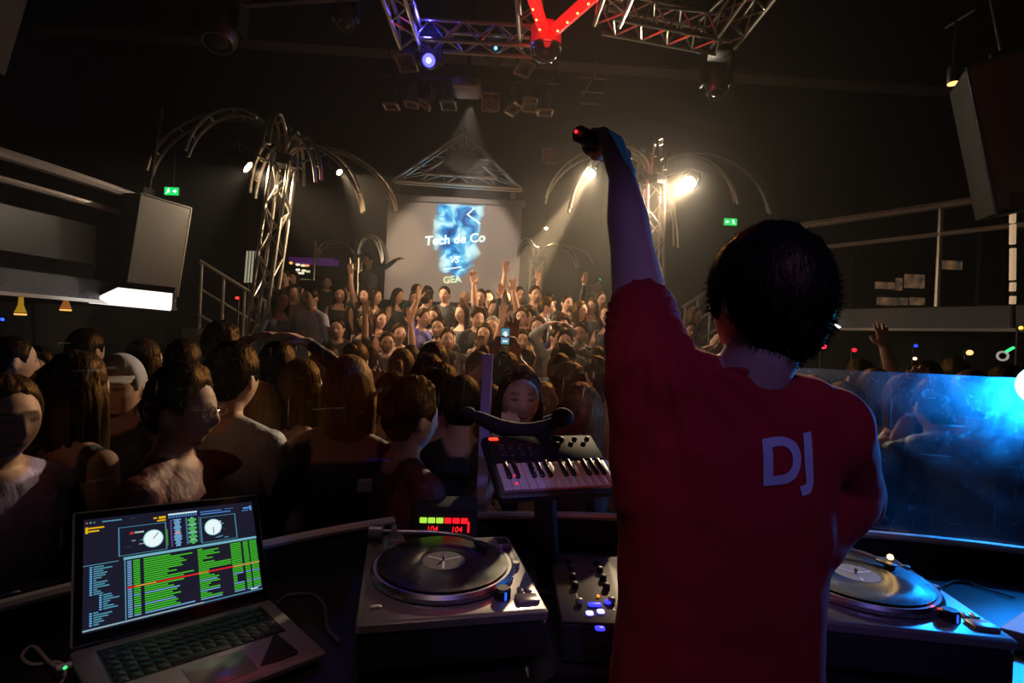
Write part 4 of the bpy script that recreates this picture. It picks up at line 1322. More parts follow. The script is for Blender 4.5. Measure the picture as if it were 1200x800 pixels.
BK = (0.012, 0.012, 0.014); WH = (0.62, 0.60, 0.62); GR = (0.20, 0.20, 0.22); NV = (0.02, 0.03, 0.06); PU = (0.13, 0.11, 0.42); RD = (0.10, 0.012, 0.015); TL_ = (0.02, 0.20, 0.22)
LIL = (0.42, 0.36, 0.52); BRN = (0.08, 0.05, 0.035); OL = (0.07, 0.065, 0.05); STEEL = (0.10, 0.13, 0.19)
G1 = 'dancers close to the glass of the booth'
NEAR = {}
near = [
 ('glasses', 207, 482, 1.52, 'm_ahead', 'quiff', BR, RD, 97, 'man with glasses in profile facing right, dark red top, just behind the laptop'),
 ('whiteback', 268, 446, 1.80, 'm_long', 'short', DK, (0.34, 0.35, 0.38), 172, 'man seen from behind in a pale grey shirt with his right shoulder lit'),
 ('leftman', 0, 492, 1.42, 'm_rest', 'short', BR, (0.34, 0.28, 0.55), 70, 'man cut by the left edge with a purple and white collar'),
 ('longdark', 82, 462, 1.64, 'f_rest', 'wavy', BR, BK, 168, 'woman with long brown hair seen from behind near the left edge'),
 ('captee', 143, 455, 1.95, 'm_rest', None, DK, BK, 12, 'man in a grey cap and black lettered shirt beside the man with glasses'),
 (0, 8, 424, 2.5, 'm_rest', 'crop', DK, BK, 150, 'dark short-haired head at the left edge above the purple collar'),
 (0, 97, 412, 3.0, 'm_rest', 'short', DK, BK, 175, 'dark-haired man behind the long brown hair near the left edge'),
 (0, 212, 428, 2.65, 'm_rest', 'short', DK, NV, 190, 'dark round head left of the tallest dark head on the left side'),
 (0, 257, 408, 3.0, 'm_rest', 'messy', DK, BK, 170, 'tall dark-haired man rising above the man in the pale grey shirt'),
 (0, 322, 433, 2.5, 'm_onhead', 'short', DK, BK, 176, 'dark-haired man with his arms lifted over his head, right of the pale grey shirt'),
 (0, 348, 458, 2.12, 'f_rest', 'long', BRL, BK, 150, 'woman with long light brown hair turned half right beside the pale grey shirt'),
 (0, 303, 486, 2.02, 'f_rest', 'bob', BL_, BRN, 190, 'blonde bob rounded in the light behind the pale grey shirt'),
 (0, 377, 440, 2.7, 'f_toast', 'wavy', BL_, BK, 185, 'woman with wavy blonde hair lit yellow, holding up a beer glass'),
 ('patch', 408, 462, 1.78, 'f_long', 'long', BL_, BK, 195, 'woman from behind with a blonde glowing edge and a silver patch on her jacket'),
 (0, 458, 470, 2.25, 'm_palm', 'short', BR, BK, 178, 'person with a bright white-lit forearm raised left of three round heads'),
 (0, 507, 431, 2.75, 'm_rest', 'short', BR, BK, 185, 'hindmost of the three rim-lit round heads left of the purple post'),
 (0, 500, 447, 2.35, 'm_rest', 'crop', DK, BK, 170, 'middle one of the three rim-lit round heads left of the purple post'),
 (0, 514, 465, 2.0, 'm_rest', 'short', DK, BRN, 180, 'front one of the three rim-lit round heads left of the purple post'),
 (0, 478, 492, 1.72, 'm_long', 'messy', BRL, RD, 130, 'man with tousled brown hair bending right in a dark red shirt'),
 (0, 541, 478, 1.95, 'm_long', 'crop', DK, BK, 180, 'black silhouette directly behind the purple post'),
 (0, 574, 487, 2.15, 'f_rest', 'bob', BRL, BRN, 200, 'brown bobbed head just right of the purple post'),
 ('phoneman', 592, 440, 2.9, 'm_phone', 'short', BR, BK, 182, 'man seen from behind holding up a phone in both hands'),
 ('facegirl', 608, 467, 2.0, 'f_face', 'long', BR, BRN, 8, 'woman facing the booth with a hand at her mouth behind the keyboard'),
 (0, 638, 474, 3.0, 'f_rest', 'bun', BL_, BK, 180, 'small blonde bun between the hand-at-mouth woman and the big round head'),
 (0, 668, 456, 2.5, 'm_rest', 'short', BRL, BK, 184, 'reddish-brown head above the big round head'),
 (0, 680, 492, 1.85, 'f_rest', 'bob', BRL, BRN, 178, 'big round brown head nearest the glass right of the keyboard'),
 (0, 713, 466, 2.4, 'f_rest', 'long', BR, BRN, 30, 'woman facing left with dark hair beside the red shirt'),
 (0, 724, 505, 2.0, 'f_rest', 'wavy', BL_, BRN, 160, 'blonde woman half hidden by the red shirt'),
 (0, 560, 436, 3.3, 'm_upR', 'short', BR, BK, 185, 'man with one bare arm raised between the phone and the purple post'),
 (0, 655, 437, 3.3, 'm_rest', 'crop', BR, BRN, 170, 'round cropped head behind the reddish-brown one'),
 (0, 700, 440, 3.5, 'm_rest', 'short', DK, GR, 200, 'man in grey behind the glass edge left of the red shirt'),
 (0, 165, 425, 2.9, 'f_rest', 'long', BR, BK, 160, 'woman with brown hair behind the grey cap'),
 (0, 45, 435, 2.7, 'f_rest', 'bob', DK, BK, 20, 'dark-haired woman between the left edge head and the long brown hair'),
 (0, 415, 425, 3.3, 'f_rest', 'bun', BR, BK, 175, 'brown bun behind the blonde woman with the jacket patch'),
 (0, 470, 433, 3.2, 'f_rest', 'pony', BRL, BRN, 185, 'brown ponytail beside the raised white-lit forearm'),
]
for a in near:
    o = person(*a[1:9], a[9], G1)
    if a[0]: NEAR[a[0]] = o
GR_ = 'dancers behind the scratched glass on the right'
right = [
 (958, 470, 2.6, 'm_upL', 'short', BR, BRN, 200, 'man behind the right glass beside the shoulder with one arm up'),
 (992, 482, 2.3, 'm_rest', 'short', DK, BK, 175, 'dark round-headed silhouette behind the right glass nearest the red shoulder'),
 (1027, 462, 2.7, 'f_rest', 'long', BR, (0.30, 0.16, 0.15), 165, 'woman in a dusty pink top behind the right glass'),
 (1058, 470, 2.5, 'f_rest', 'long', BRL, (0.20, 0.12, 0.12), 30, 'long-haired woman turned half left behind the middle of the right glass'),
 (1100, 478, 2.25, 'm_rest', 'short', DK, NV, 170, 'dark broad silhouette in front of the blue glow'),
 (1140, 470, 2.15, 'm_palm', 'crop', BR, STEEL, 150, 'man at the right of the blue glow with a hand lifted to his face'),
 (1082, 448, 3.3, 'f_rest', 'bob', BR, BK, 10, 'bobbed woman behind the blue silhouettes facing the booth'),
 (1175, 455, 3.0, 'm_rest', 'short', DK, BK, 10, 'short-haired man near the right edge facing the booth under the glow ring'),
 (1010, 445, 3.4, 'm_upR', 'short', DK, BK, 180, 'man far behind the right glass raising an arm edged with light'),
 (1120, 440, 3.9, 'm_rest', 'short', DK, BK, 170, 'short-haired man far behind the glass under the flat amber lamp'),
]
for a in right:
    person(*a[:8], a[8], GR_)
GF = 'crowd on the far tiers'
far = [
 (327, 353, 6.02, 'f_long', 'long', DK, STEEL, 55, 'woman in dark blue by the leaning left truss, turned right'),
 (343, 347, 6.9, 'm_rest', 'short', BR, BRN, 20, 'man in brown between the dark blue woman and the light grey T-shirt'),
 (364, 350, 6.05, 'm_rest', 'short', DK, (0.33, 0.32, 0.42), -25, 'man in a light grey T-shirt standing tall at the left of the far crowd'),
 (334, 334, 8.1, 'm_rest', 'short', BR, BRN, 10, 'faint man high up behind the leaning left truss'),
 (393, 360, 6.9, 'f_rest', 'long', DK, BK, 0, 'dark-haired woman just right of the light grey T-shirt'),
 (408, 344, 7.2, 'm_rest', 'crop', BR, NV, 15, 'man in navy with a lit bald-cropped head left of the raised bare arm'),
 (424, 351, 6.9, 'f_upR', 'long', DK, BK, 10, 'woman with one bare arm raised left of the screen'),
 (443, 354, 7.0, 'f_rest', 'wavy', DK, BRN, 60, 'woman in profile facing right below the left edge of the screen'),
 (460, 347, 7.2, 'f_rest', 'wavy', DK, BK, 35, 'woman with dark curls in front of the left edge of the screen'),
 (490, 343, 7.9, 'm_rest', 'short', DK, TL_, 175, 'person in teal seen from behind before the screen'),
 (493, 352, 7.0, 'm_rest', 'short', DK, BK, 170, 'dark head right below the teal one'),
 (508, 347, 7.6, 'm_rest', 'messy', DK, BK, 20, 'tousled dark head under the word at the bottom of the screen, left'),
 (526, 346, 7.3, 'm_rest', 'short', DK, BK, 10, 'man in black under the middle of the screen'),
 (545, 350, 7.6, 'm_rest', 'crop', (0.5, .48, .45), WH, 20, 'pale-haired person glowing white under the screen'),
 (557, 349, 7.1, 'm_rest', 'short', BR, BK, 0, 'man facing the booth right of the pale-haired person'),
 (570, 350, 7.6, 'f_rest', 'long', DK, BRN, 0, 'dark-haired woman left of the two raised hands under the screen'),
 (492, 373, 6.1, 'm_upR', 'short', BR, PU, 55, 'man in a purple-blue T-shirt leaning with an arm lifted'),
 (472, 392, 5.9, 'f_rest', 'bun', BR, PU, 30, 'person in purple with a bun below the purple-blue T-shirt'),
 (516, 399, 5.6, 'm_rest', 'short', BR, BK, 20, 'man with a lit ear in front of the purple-blue T-shirt'),
 (555, 374, 6.1, 'm_upL', 'quiff', BR, BK, 0, 'man in a black shirt with a quiff, raising his arm under the screen'),
 (586, 364, 6.5, 'm_both', 'short', BR, BRN, 5, 'man with both bare arms stretched high in the centre of the crowd'),
 (588, 384, 5.9, 'm_rest', 'crop', GY, BRN, 5, 'grey-haired person just above the lit phone'),
 (609, 347, 7.2, 'm_both', 'short', BR, BRN, 5, 'man with raised hands at the right edge of the screen'),
 (628, 346, 7.1, 'm_rest', 'short', BR, OL, 0, 'man in front of the small right palm'),
 (639, 360, 6.3, 'm_rest', 'short', BR, LIL, 60, 'man in a pale lilac T-shirt turned to the right'),
 (650, 354, 7.2, 'm_rest', 'short', DK, BK, 0, 'dark man right of the pale lilac T-shirt'),
 (664, 356, 6.9, 'm_upL', 'short', DK, BK, 0, 'man in a black long sleeve with his hand high before the right palms'),
 (679, 365, 6.6, 'f_rest', 'long', BR, BK, 20, 'woman with smooth brown hair in black right of the lifted black sleeve'),
 (692, 362, 7.0, 'f_rest', 'wavy', BRL, BK, 0, 'woman with light brown waves between two dark-haired neighbours on the right'),
 (706, 352, 7.3, 'm_rest', 'short', BR, BK, 10, 'man at the back nearest the raised red sleeve'),
 (716, 370, 6.3, 'f_crossed', 'long', BR, BK, -10, 'woman with crossed arms next to the raised red sleeve'),
 (647, 396, 5.5, 'm_onhead', 'short', DK, GR, 5, 'man in grey with both hands on his head'),
 (663, 384, 5.9, 'm_rest', 'messy', BR, PU, 40, 'person in bright violet blue behind the hands-on-head man'),
 (673, 401, 5.45, 'm_rest', 'short', DK, OL, 20, 'short-haired man right of the hands-on-head man'),
 (530, 398, 5.5, 'm_ahead', 'short', BR, BRN, 5, 'man stretching an open hand toward the booth left of the phone'),
 (612, 400, 5.4, 'm_upR', 'short', DK, BK, 5, 'man with an open raised hand and wristband right of the phone'),
 (563, 392, 5.7, 'f_rest', 'long', BR, (.30, .2, .16), 10, 'woman with bare arms between the open hand and the phone'),
 (540, 368, 6.6, 'f_rest', 'long', BR, BK, -10, 'long-haired woman left of the quiffed man'),
 (511, 372, 6.3, 'f_rest', 'bob', DK, BK, 10, 'bobbed woman right of the purple-blue T-shirt'),
 (520, 385, 5.9, 'm_rest', 'short', DK, BK, 10, 'dark man before the bobbed woman in the far crowd'),
 (574, 374, 6.4, 'f_rest', 'wavy', BRL, BRN, 5, 'wavy-haired woman right of the quiffed man'),
 (604, 372, 6.4, 'm_rest', 'short', BR, BK, 0, 'man behind the open raised hand in the middle'),
 (622, 372, 6.5, 'm_rest', 'messy', DK, BK, -10, 'messy-haired man left of the pale lilac T-shirt'),
 (442, 375, 6.2, 'f_clap', 'long', DK, BK, 20, 'long-haired woman clapping left of the purple-blue T-shirt'),
 (420, 378, 6.05, 'f_rest', 'wavy', BR, BK, 10, 'woman with dark waves clad in black below the raised bare arm'),
 (402, 386, 5.9, 'm_rest', 'short', DK, BK, 20, 'short dark man to the right of the light grey T-shirt at waist height'),
 (457, 402, 5.4, 'm_both', 'short', BR, BRN, 5, 'man with lifted hands at the lower left of the far crowd'),
 (690, 392, 5.7, 'm_rest', 'short', DK, BK, 0, 'man in black below the brown-haired women on the right'),
 (728, 385, 6.1, 'f_rest', 'long', DK, BK, 0, 'dark-haired woman touching the raised red sleeve in view'),
 (629, 385, 5.9, 'f_clap', 'long', BR, BRN, 0, 'clapping woman left of the hands-on-head man'),
 (787, 357, 7.4, 'm_rest', 'messy', BR, BRN, 0, 'man between the raised arm and the head of the red shirt'),
 (812, 372, 6.6, 'f_clap', 'long', BR, BRN, 10, 'clapping woman just left of the big dark head'),
 (800, 392, 6.0, 'f_rest', 'long', DK, BK, 0, 'dark-haired woman low between the raised arm and the big dark head'),
 (436, 306, 9.0, 'm_reach', 'short', DK, STEEL, -8, 'dancer in blue-grey on a podium stretching one arm across the screen'),
 (378, 338, 8.6, 'm_rest', 'short', DK, BK, 0, 'dark figure high at the back left of the podium dancer'),
 (349, 342, 8.2, 'f_rest', 'long', DK, BK, 0, 'dark-haired woman by the back bar'),
 (692, 335, 8.6, 'm_rest', 'short', BR, BRN, 10, 'man far back under the tiny green exit sign'),
 (478, 350, 7.4, 'f_rest', 'bun', DK, BK, 30, 'woman with a dark bun at the lower left of the screen'),
 (590, 350, 7.6, 'f_rest', 'bob', BR, BK, 0, 'bobbed woman behind the high stretched arms'),
]
rj = random.Random(11)
for a in far:
    base = None
    if a[2] == 9.0: base = P(436, 306, 9.0).z-1.62
    if 780 < a[0] < 830: base = P(805, 375, 6.9).z-1.64
    person(*a[:7], a[7]+rj.uniform(-32, 32), a[8], GF, base=base, lean=rj.uniform(-4, 4))
ORD = ['leftmost', 'second from the left', 'third from the left', 'fourth from the left', 'fifth from the left', 'fifth from the right', 'fourth from the right', 'third from the right', 'second from the right', 'rightmost']
GM = 'dark heads in the middle of the dance floor'
for k, (px, d, body, hair, yaw) in enumerate(((330, 4.3, 'm_rest', 'short', 175), (385, 4.0, 'f_rest', 'bob', 190), (432, 4.5, 'm_rest', 'crop', 170), (480, 4.1, 'f_rest', 'long', 185),
                                              (522, 4.6, 'm_rest', 'short', 178), (566, 4.2, 'm_rest', 'short', 190), (615, 4.5, 'f_rest', 'bun', 172), (660, 4.1, 'm_rest', 'messy', 186), (700, 4.6, 'm_rest', 'short', 176), (735, 4.2, 'f_rest', 'long', 182))):
    person(px, 424, d, body, hair, DK, BK, yaw, ORD[k]+' of the row of dark heads in black, seen from behind mid-floor', GM)
# podium for the dancer, platform behind the booth arm
pz = P(436, 306, 9.0)
pd = thing('podium', 'black dancer podium in front of the left edge of the screen', 'podium', (pz.x, pz.y, 1.2))
obj('deck', MB().bbox((0, 0, (pz.z-1.62-1.2)-0.03), (0.8, 0.7, 0.06), 0.01), M_black, pd)
obj('skirt', MB().box((0, 0, (pz.z-1.62-1.2-0.06)/2), (0.74, 0.64, pz.z-1.62-1.2-0.06)), M_blackmatt, pd, False)
ev = P(805, 375, 6.9)
struct('floor_landing', MB().box((ev.x, 6.75, (ev.z-1.60)/2-0.02), (0.9, 1.9, ev.z-1.64)), M_floor, label='landing beside the right stairs')

# things worn and held
o = NEAR['glasses']
g = MB()
for s in (-1, 1):
    g.tube([(s*0.031+0.022*math.cos(q), -0.098, 0.004+0.017*math.sin(q)) for q in [i*2*PI/14 for i in range(15)]], 0.0022, 5)
    g.tube([(s*0.053, -0.096, 0.008), (s*0.080, -0.05, 0.010), (s*0.083, 0.02, 0.006)], 0.0024, 5)
g.cyl((-0.009, -0.100, 0.006), (0.009, -0.100, 0.006), 0.002, n=5)
go = obj('glasses', g, M_steel, None)
go.parent = o
go.location = Vector(go.location)+HC
o = NEAR['captee']
cp = hair_cap(0.014, 0.0015, 11, 1.3, -0.005)
cap_o = obj('cap', cp, M_cap, None, 'all')
cap_o.parent = o
cap_o.location = Vector(cap_o.location)+HC
bl_ = MB()
rings = []
for k in range(9):
    q = -1.0+2.0*k/8
    rings.append([Vector((math.sin(q)*0.088, -math.cos(q)*0.09, 0.058)), Vector((math.sin(q)*0.095, -math.cos(q)*0.10-0.065*math.cos(q), 0.040)),
                  Vector((math.sin(q)*0.095, -math.cos(q)*0.10-0.065*math.cos(q), 0.034)), Vector((math.sin(q)*0.088, -math.cos(q)*0.09, 0.050))])
bo = obj('cap_brim', bl_.loft(rings), M_cap, None)
bo.parent = o
bo.location = Vector(bo.location)+HC

def project_text(o, txt, size, centre, dirn, m, name, shear=0, bold=0.0, rz=0, off=0.003, surf=None):
    """print lettering on the figure's own surface: centre and direction in the figure's coordinates"""
    v, f = text_mesh(txt, size, 0, bold, shear)
    mb = MB().add(v, f)
    me = surf or o.data
    bv = BVHTree.FromPolygons([q.co for q in me.vertices], [tuple(p.vertices) for p in me.polygons])
    d = Vector(dirn).normalized()
    # text x axis to the reader's right
    up = Vector((0, 0, 1))
    xr = d.cross(up).normalized()
    rot = Matrix.Rotation(R(rz), 3, d)
    # subdivide big faces so that the print follows the cloth
    import bmesh
    bm = bmesh.new()
    vs = [bm.verts.new(q) for q in mb.v]
    for q in mb.f:
        try: bm.faces.new([vs[i] for i in q])
        except ValueError: pass
    bmesh.ops.triangulate(bm, faces=bm.faces[:])
    for _ in range(2):
        ed = [e for e in bm.edges if e.calc_length() > size*0.12]
        if ed: bmesh.ops.subdivide_edges(bm, edges=ed, cuts=1)
        bmesh.ops.triangulate(bm, faces=bm.faces[:])
    for q in bm.verts:
        p = Vector(centre)+rot @ (xr*q.co.x+up*q.co.y)-d*0.6
        hit = bv.ray_cast(p, d, 1.5)
        q.co = (hit[0]+hit[1]*off) if hit[0] is not None else p+d*0.5
    out = bpy.data.meshes.new(name)
    bm.to_mesh(out); bm.free()
    out.materials.append(m)
    t = bpy.data.objects.new(name, out)
    COL.objects.link(t)
    t.parent = o
    return t
project_text(NEAR['captee'], 'STIL', 0.075, (0, 0, 1.30), (0, 1, 0), mat('print_grey', (.2, .19, .2), .8), 'shirt_lettering')
pt = obj('silver_patch', MB().bbox((-0.07, 0.118, 1.33), (0.05, 0.02, 0.045), 0.004), mat('silver_cloth', (.5, .55, .65), .35, .6), None)
pt.parent = NEAR['patch']; 

# phone held up
pm = WM[NEAR['phoneman']]
ph = thing('phone', 'lit smartphone held up by the man in the centre of the crowd', 'phone', P(592, 394, 3.20), Matrix.Rotation(R(4), 3, 'Z'))
obj('case', MB().bbox((0, 0, 0), (0.056, 0.009, 0.112), 0.003), M_black, ph)
obj('screen', MB().box((0, -0.0052, 0.0), (0.050, 0.001, 0.098)), mat('phone_screen', (.05, .1, .12), .3, emit=(.10, .28, .38), strength=1.0), ph, False)
obj('screen_picture', MB().ell((0.0, -0.006, 0.012), (0.014, 0.001, 0.02), 12, 8).box((0, -0.006, -0.03), (0.03, 0.001, 0.012)), mat('phone_picture', (.7, .8, .8), .3, emit=(.7, .85, .85), strength=1.0), ph, False)
# beer glass
bgp = P(366, 414, 3.09)
bgl = thing('beer_glass', 'tall glass of yellow beer held up by the blonde woman', 'glass', bgp)
obj('beer', MB().lathe([(0.020, -0.04), (0.025, 0.03)], (0, 0, 0), n=20), mat('beer', (.7, .42, .06), .2, emit=(.55, .36, .06), strength=0.25), bgl)
obj('foam', MB().lathe([(0.025, 0.03), (0.027, 0.05), (0.02, 0.055)], (0, 0, 0), n=20), mat('foam', (.8, .75, .6), .7), bgl)
obj('foot', MB().lathe([(0.022, -0.055), (0.023, -0.045), (0.020, -0.04)], (0, 0, 0), n=20), mat('glass_foot', (.5, .5, .45), .1), bgl)
# bottle in the hand of the lilac T-shirt
bp_ = P(642, 380, 6.1)
bt = thing('bottle', 'pale bottle held in front of the pale lilac T-shirt', 'bottle', bp_)
obj('bottle_body', MB().lathe([(0.03, -0.10), (0.035, -0.09), (0.035, 0.03), (0.015, 0.08), (0.013, 0.13)], (0, 0, 0), n=16), mat('pale_glass', (.55, .55, .5), .2), bt)
obj('bottle_cap', MB().lathe([(0.015, 0.13), (0.015, 0.145)], (0, 0, 0), n=16), M_steel, bt)

# ================================================================== BOOTH
DESK = 1.14
def onplane(px, py, z):
    x = (px-600)/600.0; y = (400-py)/600.0
    c = x*math.sin(ROLL)+y*math.cos(ROLL)
    return P(px, py, (z-EYE.z)/c)
curve = smooth_pts([(-1.32, 0.30, 0), (-1.18, 0.68, 0), (-1.0, 1.02, 0), (-.64, 1.37, 0), (-.3, 1.615, 0), (.03, 1.69, 0), (.41, 1.715, 0), (1.13, 1.665, 0), (1.6, 1.57, 0), (2.05, 1.36, 0)], 6)
def strip(pts, z0, z1, o0, o1):
    """wall-like solid along the curve, o0/o1 = offsets outward"""
    rings = []
    for i, p in enumerate(pts):
        t = (pts[min(i+1, len(pts)-1)]-pts[max(i-1, 0)]).normalized()
        n = Vector((-t.y, t.x, 0))
        rings.append([p+n*o0+Vector((0, 0, z0)), p+n*o1+Vector((0, 0, z0)), p+n*o1+Vector((0, 0, z1)), p+n*o0+Vector((0, 0, z1))])
    return MB().loft(rings)
bo_ = thing('booth_counter', 'curved black front of the booth with a steel top trim', 'counter', (0.2, 1.7, 0))
obj('front_wall', strip(curve, 0.0, 1.225, 0.0, 0.05), M_blackmatt, bo_, True, True)
obj('top_trim', MB().tube([p+Vector((0, 0, 1.238)) for p in curve], 0.013, 8), mat('trim_steel', (0.62, 0.58, 0.52), 0.5, 0.4), bo_, True, True)
# glass panels between posts
M_glass = bpy.data.materials.new('scratched_glass')
M_glass.use_nodes = True
nt = M_glass.node_tree
nt.nodes.remove(nt.nodes['Principled BSDF'])
outn = nt.nodes['Material Output']
tc = nt.nodes.new('ShaderNodeTexCoord')
def noise_n(scale, detail, mscale=(1, 1, 1), dist=0.0, rotz=(0, 0, 0)):
    mp = nt.nodes.new('ShaderNodeMapping'); mp.inputs['Scale'].default_value = mscale; mp.inputs['Rotation'].default_value = rotz
    n = nt.nodes.new('ShaderNodeTexNoise'); n.inputs['Scale'].default_value = scale; n.inputs['Detail'].default_value = detail; n.inputs['Distortion'].default_value = dist
    nt.links.new(tc.outputs['Object'], mp.inputs['Vector']); nt.links.new(mp.outputs['Vector'], n.inputs['Vector'])
    return n.outputs['Fac']
def rng(x, a, b_):
    n = nt.nodes.new('ShaderNodeMapRange'); n.inputs['From Min'].default_value = a; n.inputs['From Max'].default_value = b_
    nt.links.new(x, n.inputs['Value']); return n.outputs[0]
smear = rng(noise_n(5, 6, (1, 1, 1.4), 1.2), 0.42, 0.75)
fine = rng(noise_n(40, 8, (1, 1, 1), 1.5), 0.58, 0.80)
scr1 = rng(noise_n(9, 2, (14, 14, 1.0), 0.4, (0, R(35), 0)), 0.70, 0.78)
scr2 = rng(noise_n(8, 2, (1, 1, 18), 0.4, (0, R(20), 0)), 0.71, 0.78)
dirt = mth('ADD', mth('MULTIPLY', smear, 0.016), mth('MULTIPLY', fine, 0.05))
dirt = mth('ADD', dirt, mth('MULTIPLY', mth('MAXIMUM', scr1, scr2), 0.32))
dirt = mth('MINIMUM', mth('ADD', dirt, 0.001), 0.5)
trn = nt.nodes.new('ShaderNodeBsdfTransparent'); trn.inputs['Color'].default_value = (0.93, 0.95, 0.96, 1)
tl = nt.nodes.new('ShaderNodeBsdfRefraction'); tl.inputs['Color'].default_value = (0.8, 0.86, 0.95, 1)
tl.inputs['Roughness'].default_value = 0.85; tl.inputs['IOR'].default_value = 1.45
gl = nt.nodes.new('ShaderNodeBsdfGlossy'); gl.inputs['Roughness'].default_value = 0.02
fr = nt.nodes.new('ShaderNodeFresnel'); fr.inputs['IOR'].default_value = 1.3
m1 = nt.nodes.new('ShaderNodeMixShader'); m2_ = nt.nodes.new('ShaderNodeMixShader')
nt.links.new(mth('MULTIPLY', fr.outputs[0], 0.6), m1.inputs[0]); nt.links.new(trn.outputs[0], m1.inputs[1]); nt.links.new(gl.outputs[0], m1.inputs[2])
nt.links.new(dirt, m2_.inputs[0]); nt.links.new(m1.outputs[0], m2_.inputs[1]); nt.links.new(tl.outputs[0], m2_.inputs[2])
nt.links.new(m2_.outputs[0], outn.inputs['Surface'])
M_glass2 = M_glass.copy()
M_glass2.name = 'dirty_scratched_glass'
for n_ in M_glass2.node_tree.nodes:
    if n_.type == 'MATH' and n_.operation == 'MULTIPLY' and abs(n_.inputs[1].default_value-0.016) < 1e-6:
        n_.inputs[1].default_value = 0.15
    if n_.type == 'MATH' and n_.operation == 'MULTIPLY' and abs(n_.inputs[1].default_value-0.05) < 1e-6:
        n_.inputs[1].default_value = 0.30
    if n_.type == 'MATH' and n_.operation == 'ADD' and abs(n_.inputs[1].default_value-0.001) < 1e-6:
        n_.inputs[1].default_value = 0.05
gb = thing('glass_barrier', 'scratched clear glass screen along the front of the booth', 'glass screen', (0.2, 1.7, 1.24))
splits = [0, 0.8, 28.1, 38.5, 53.2, 54]
def at_curve(s):
    i = int(min(s, len(curve)-2)); return curve[i].lerp(curve[i+1], min(1, s-i))
M_post = mat('post_lilac_steel', (0.62, 0.56, 0.75), 0.5, 0.1)
for a, b in zip(splits[:-1], splits[1:]):
    pts = [at_curve(a+0.25+(b-a-0.5)*k/10) for k in range(11)]
    obj('glass_panel', strip(pts, 1.25, 1.765, 0.021, 0.029), M_glass2 if a > 36 and b < 54 else M_glass, gb, True, True)
for s in splits[1:-1]:
    p = at_curve(s)
    obj('post', MB().box((p.x, p.y+0.02, 1.50), (0.033, 0.02, 0.53)), M_post, gb, False, True)

# desk top with curved outline
inner = [p for p in curve[5:]]
outl = [Vector((-1.25, 0.45, 0)), Vector((-0.55, 0.52, 0)), Vector((-0.24, 0.84, 0)), Vector((0.02, 0.94, 0)), Vector((0.12, 1.04, 0)), Vector((0.60, 1.04, 0)), Vector((0.75, 0.93, 0)), Vector((1.3, 0.85, 0)), Vector((1.95, 0.75, 0))]
outl += [p-Vector((0, 0.012, 0)) for p in reversed(inner)]
dk = thing('booth_desk', 'black desk inside the booth carrying the equipment', 'desk', (0.2, 1.2, 0.25))
obj('desk_top', MB().loft([[p+Vector((0, 0, DESK-0.035)) for p in outl], [p+Vector((0, 0, DESK)) for p in outl]]), mat('desk_laminate', (0.018, 0.016, 0.018), 0.4), dk, False, True)
for (x, y) in ((-1.0, .75), (-.3, 1.3), (.36, 1.45), (1.1, 1.2), (1.6, 1.0)):
    obj('leg', MB().box((x, y, 0.68), (0.06, 0.06, 0.855)), M_blackmatt, dk, False, True)

# ------------------------------------------------------------------ laptop
lrot = Matrix.Rotation(R(51.1), 3, 'Z') @ Matrix.Rotation(R(5.9), 3, 'Y') @ Matrix.Rotation(R(4.7), 3, 'X')
lp = thing('laptop', 'open silver laptop showing a track list in green and white', 'laptop', (-.654, 1.06, 1.204), lrot)
M_lap = mat('laptop_aluminium', (0.42, 0.40, 0.40), 0.42, 0.65, vary=0.05)
LW, LH = .364, .249
base = obj('base', MB().bbox((0, -LH/2, -0.010), (LW, LH, 0.016), 0.004), M_lap, lp)
kb = MB()
for r_ in range(6):
    for c_ in range(14):
        wd = 0.0175
        x = -0.137+c_*0.0211
        if r_ == 5 and 4 <= c_ <= 8:
            continue
        kb.bbox((x, -0.035-r_*0.0188, -0.0015), (wd, 0.0155 if r_ else 0.009, 0.003), 0.001)
kb.bbox((-0.010, -0.129, -0.0015), (0.100, 0.0155, 0.003), 0.001)
obj('keyboard_well', MB().box((0, -0.082, -0.0024), (0.300, 0.118, 0.0015)), M_black, lp, False)
obj('keys', kb, mat('laptop_keys', (0.02, 0.02, 0.022), 0.35), lp, True, kind='stuff')
obj('trackpad', MB().bbox((0.0, -0.192, -0.0018), (0.105, 0.076, 0.0016), 0.0006), mat('trackpad', (0.36, 0.34, 0.34), 0.3, 0.4), lp)
lidR = Matrix.Rotation(R(-37.1), 4, 'X')
def lid(mb): return mb.transform(lidR)
obj('lid', lid(MB().bbox((0, 0.004, LH/2), (LW, 0.008, LH), 0.003)), M_lap, lp)
obj('bezel', lid(MB().box((0, -0.0006, LH/2), (LW*0.985, 0.001, LH*0.975))), mat('bezel_glass', (0.008, 0.008, 0.01), 0.12), lp, False)
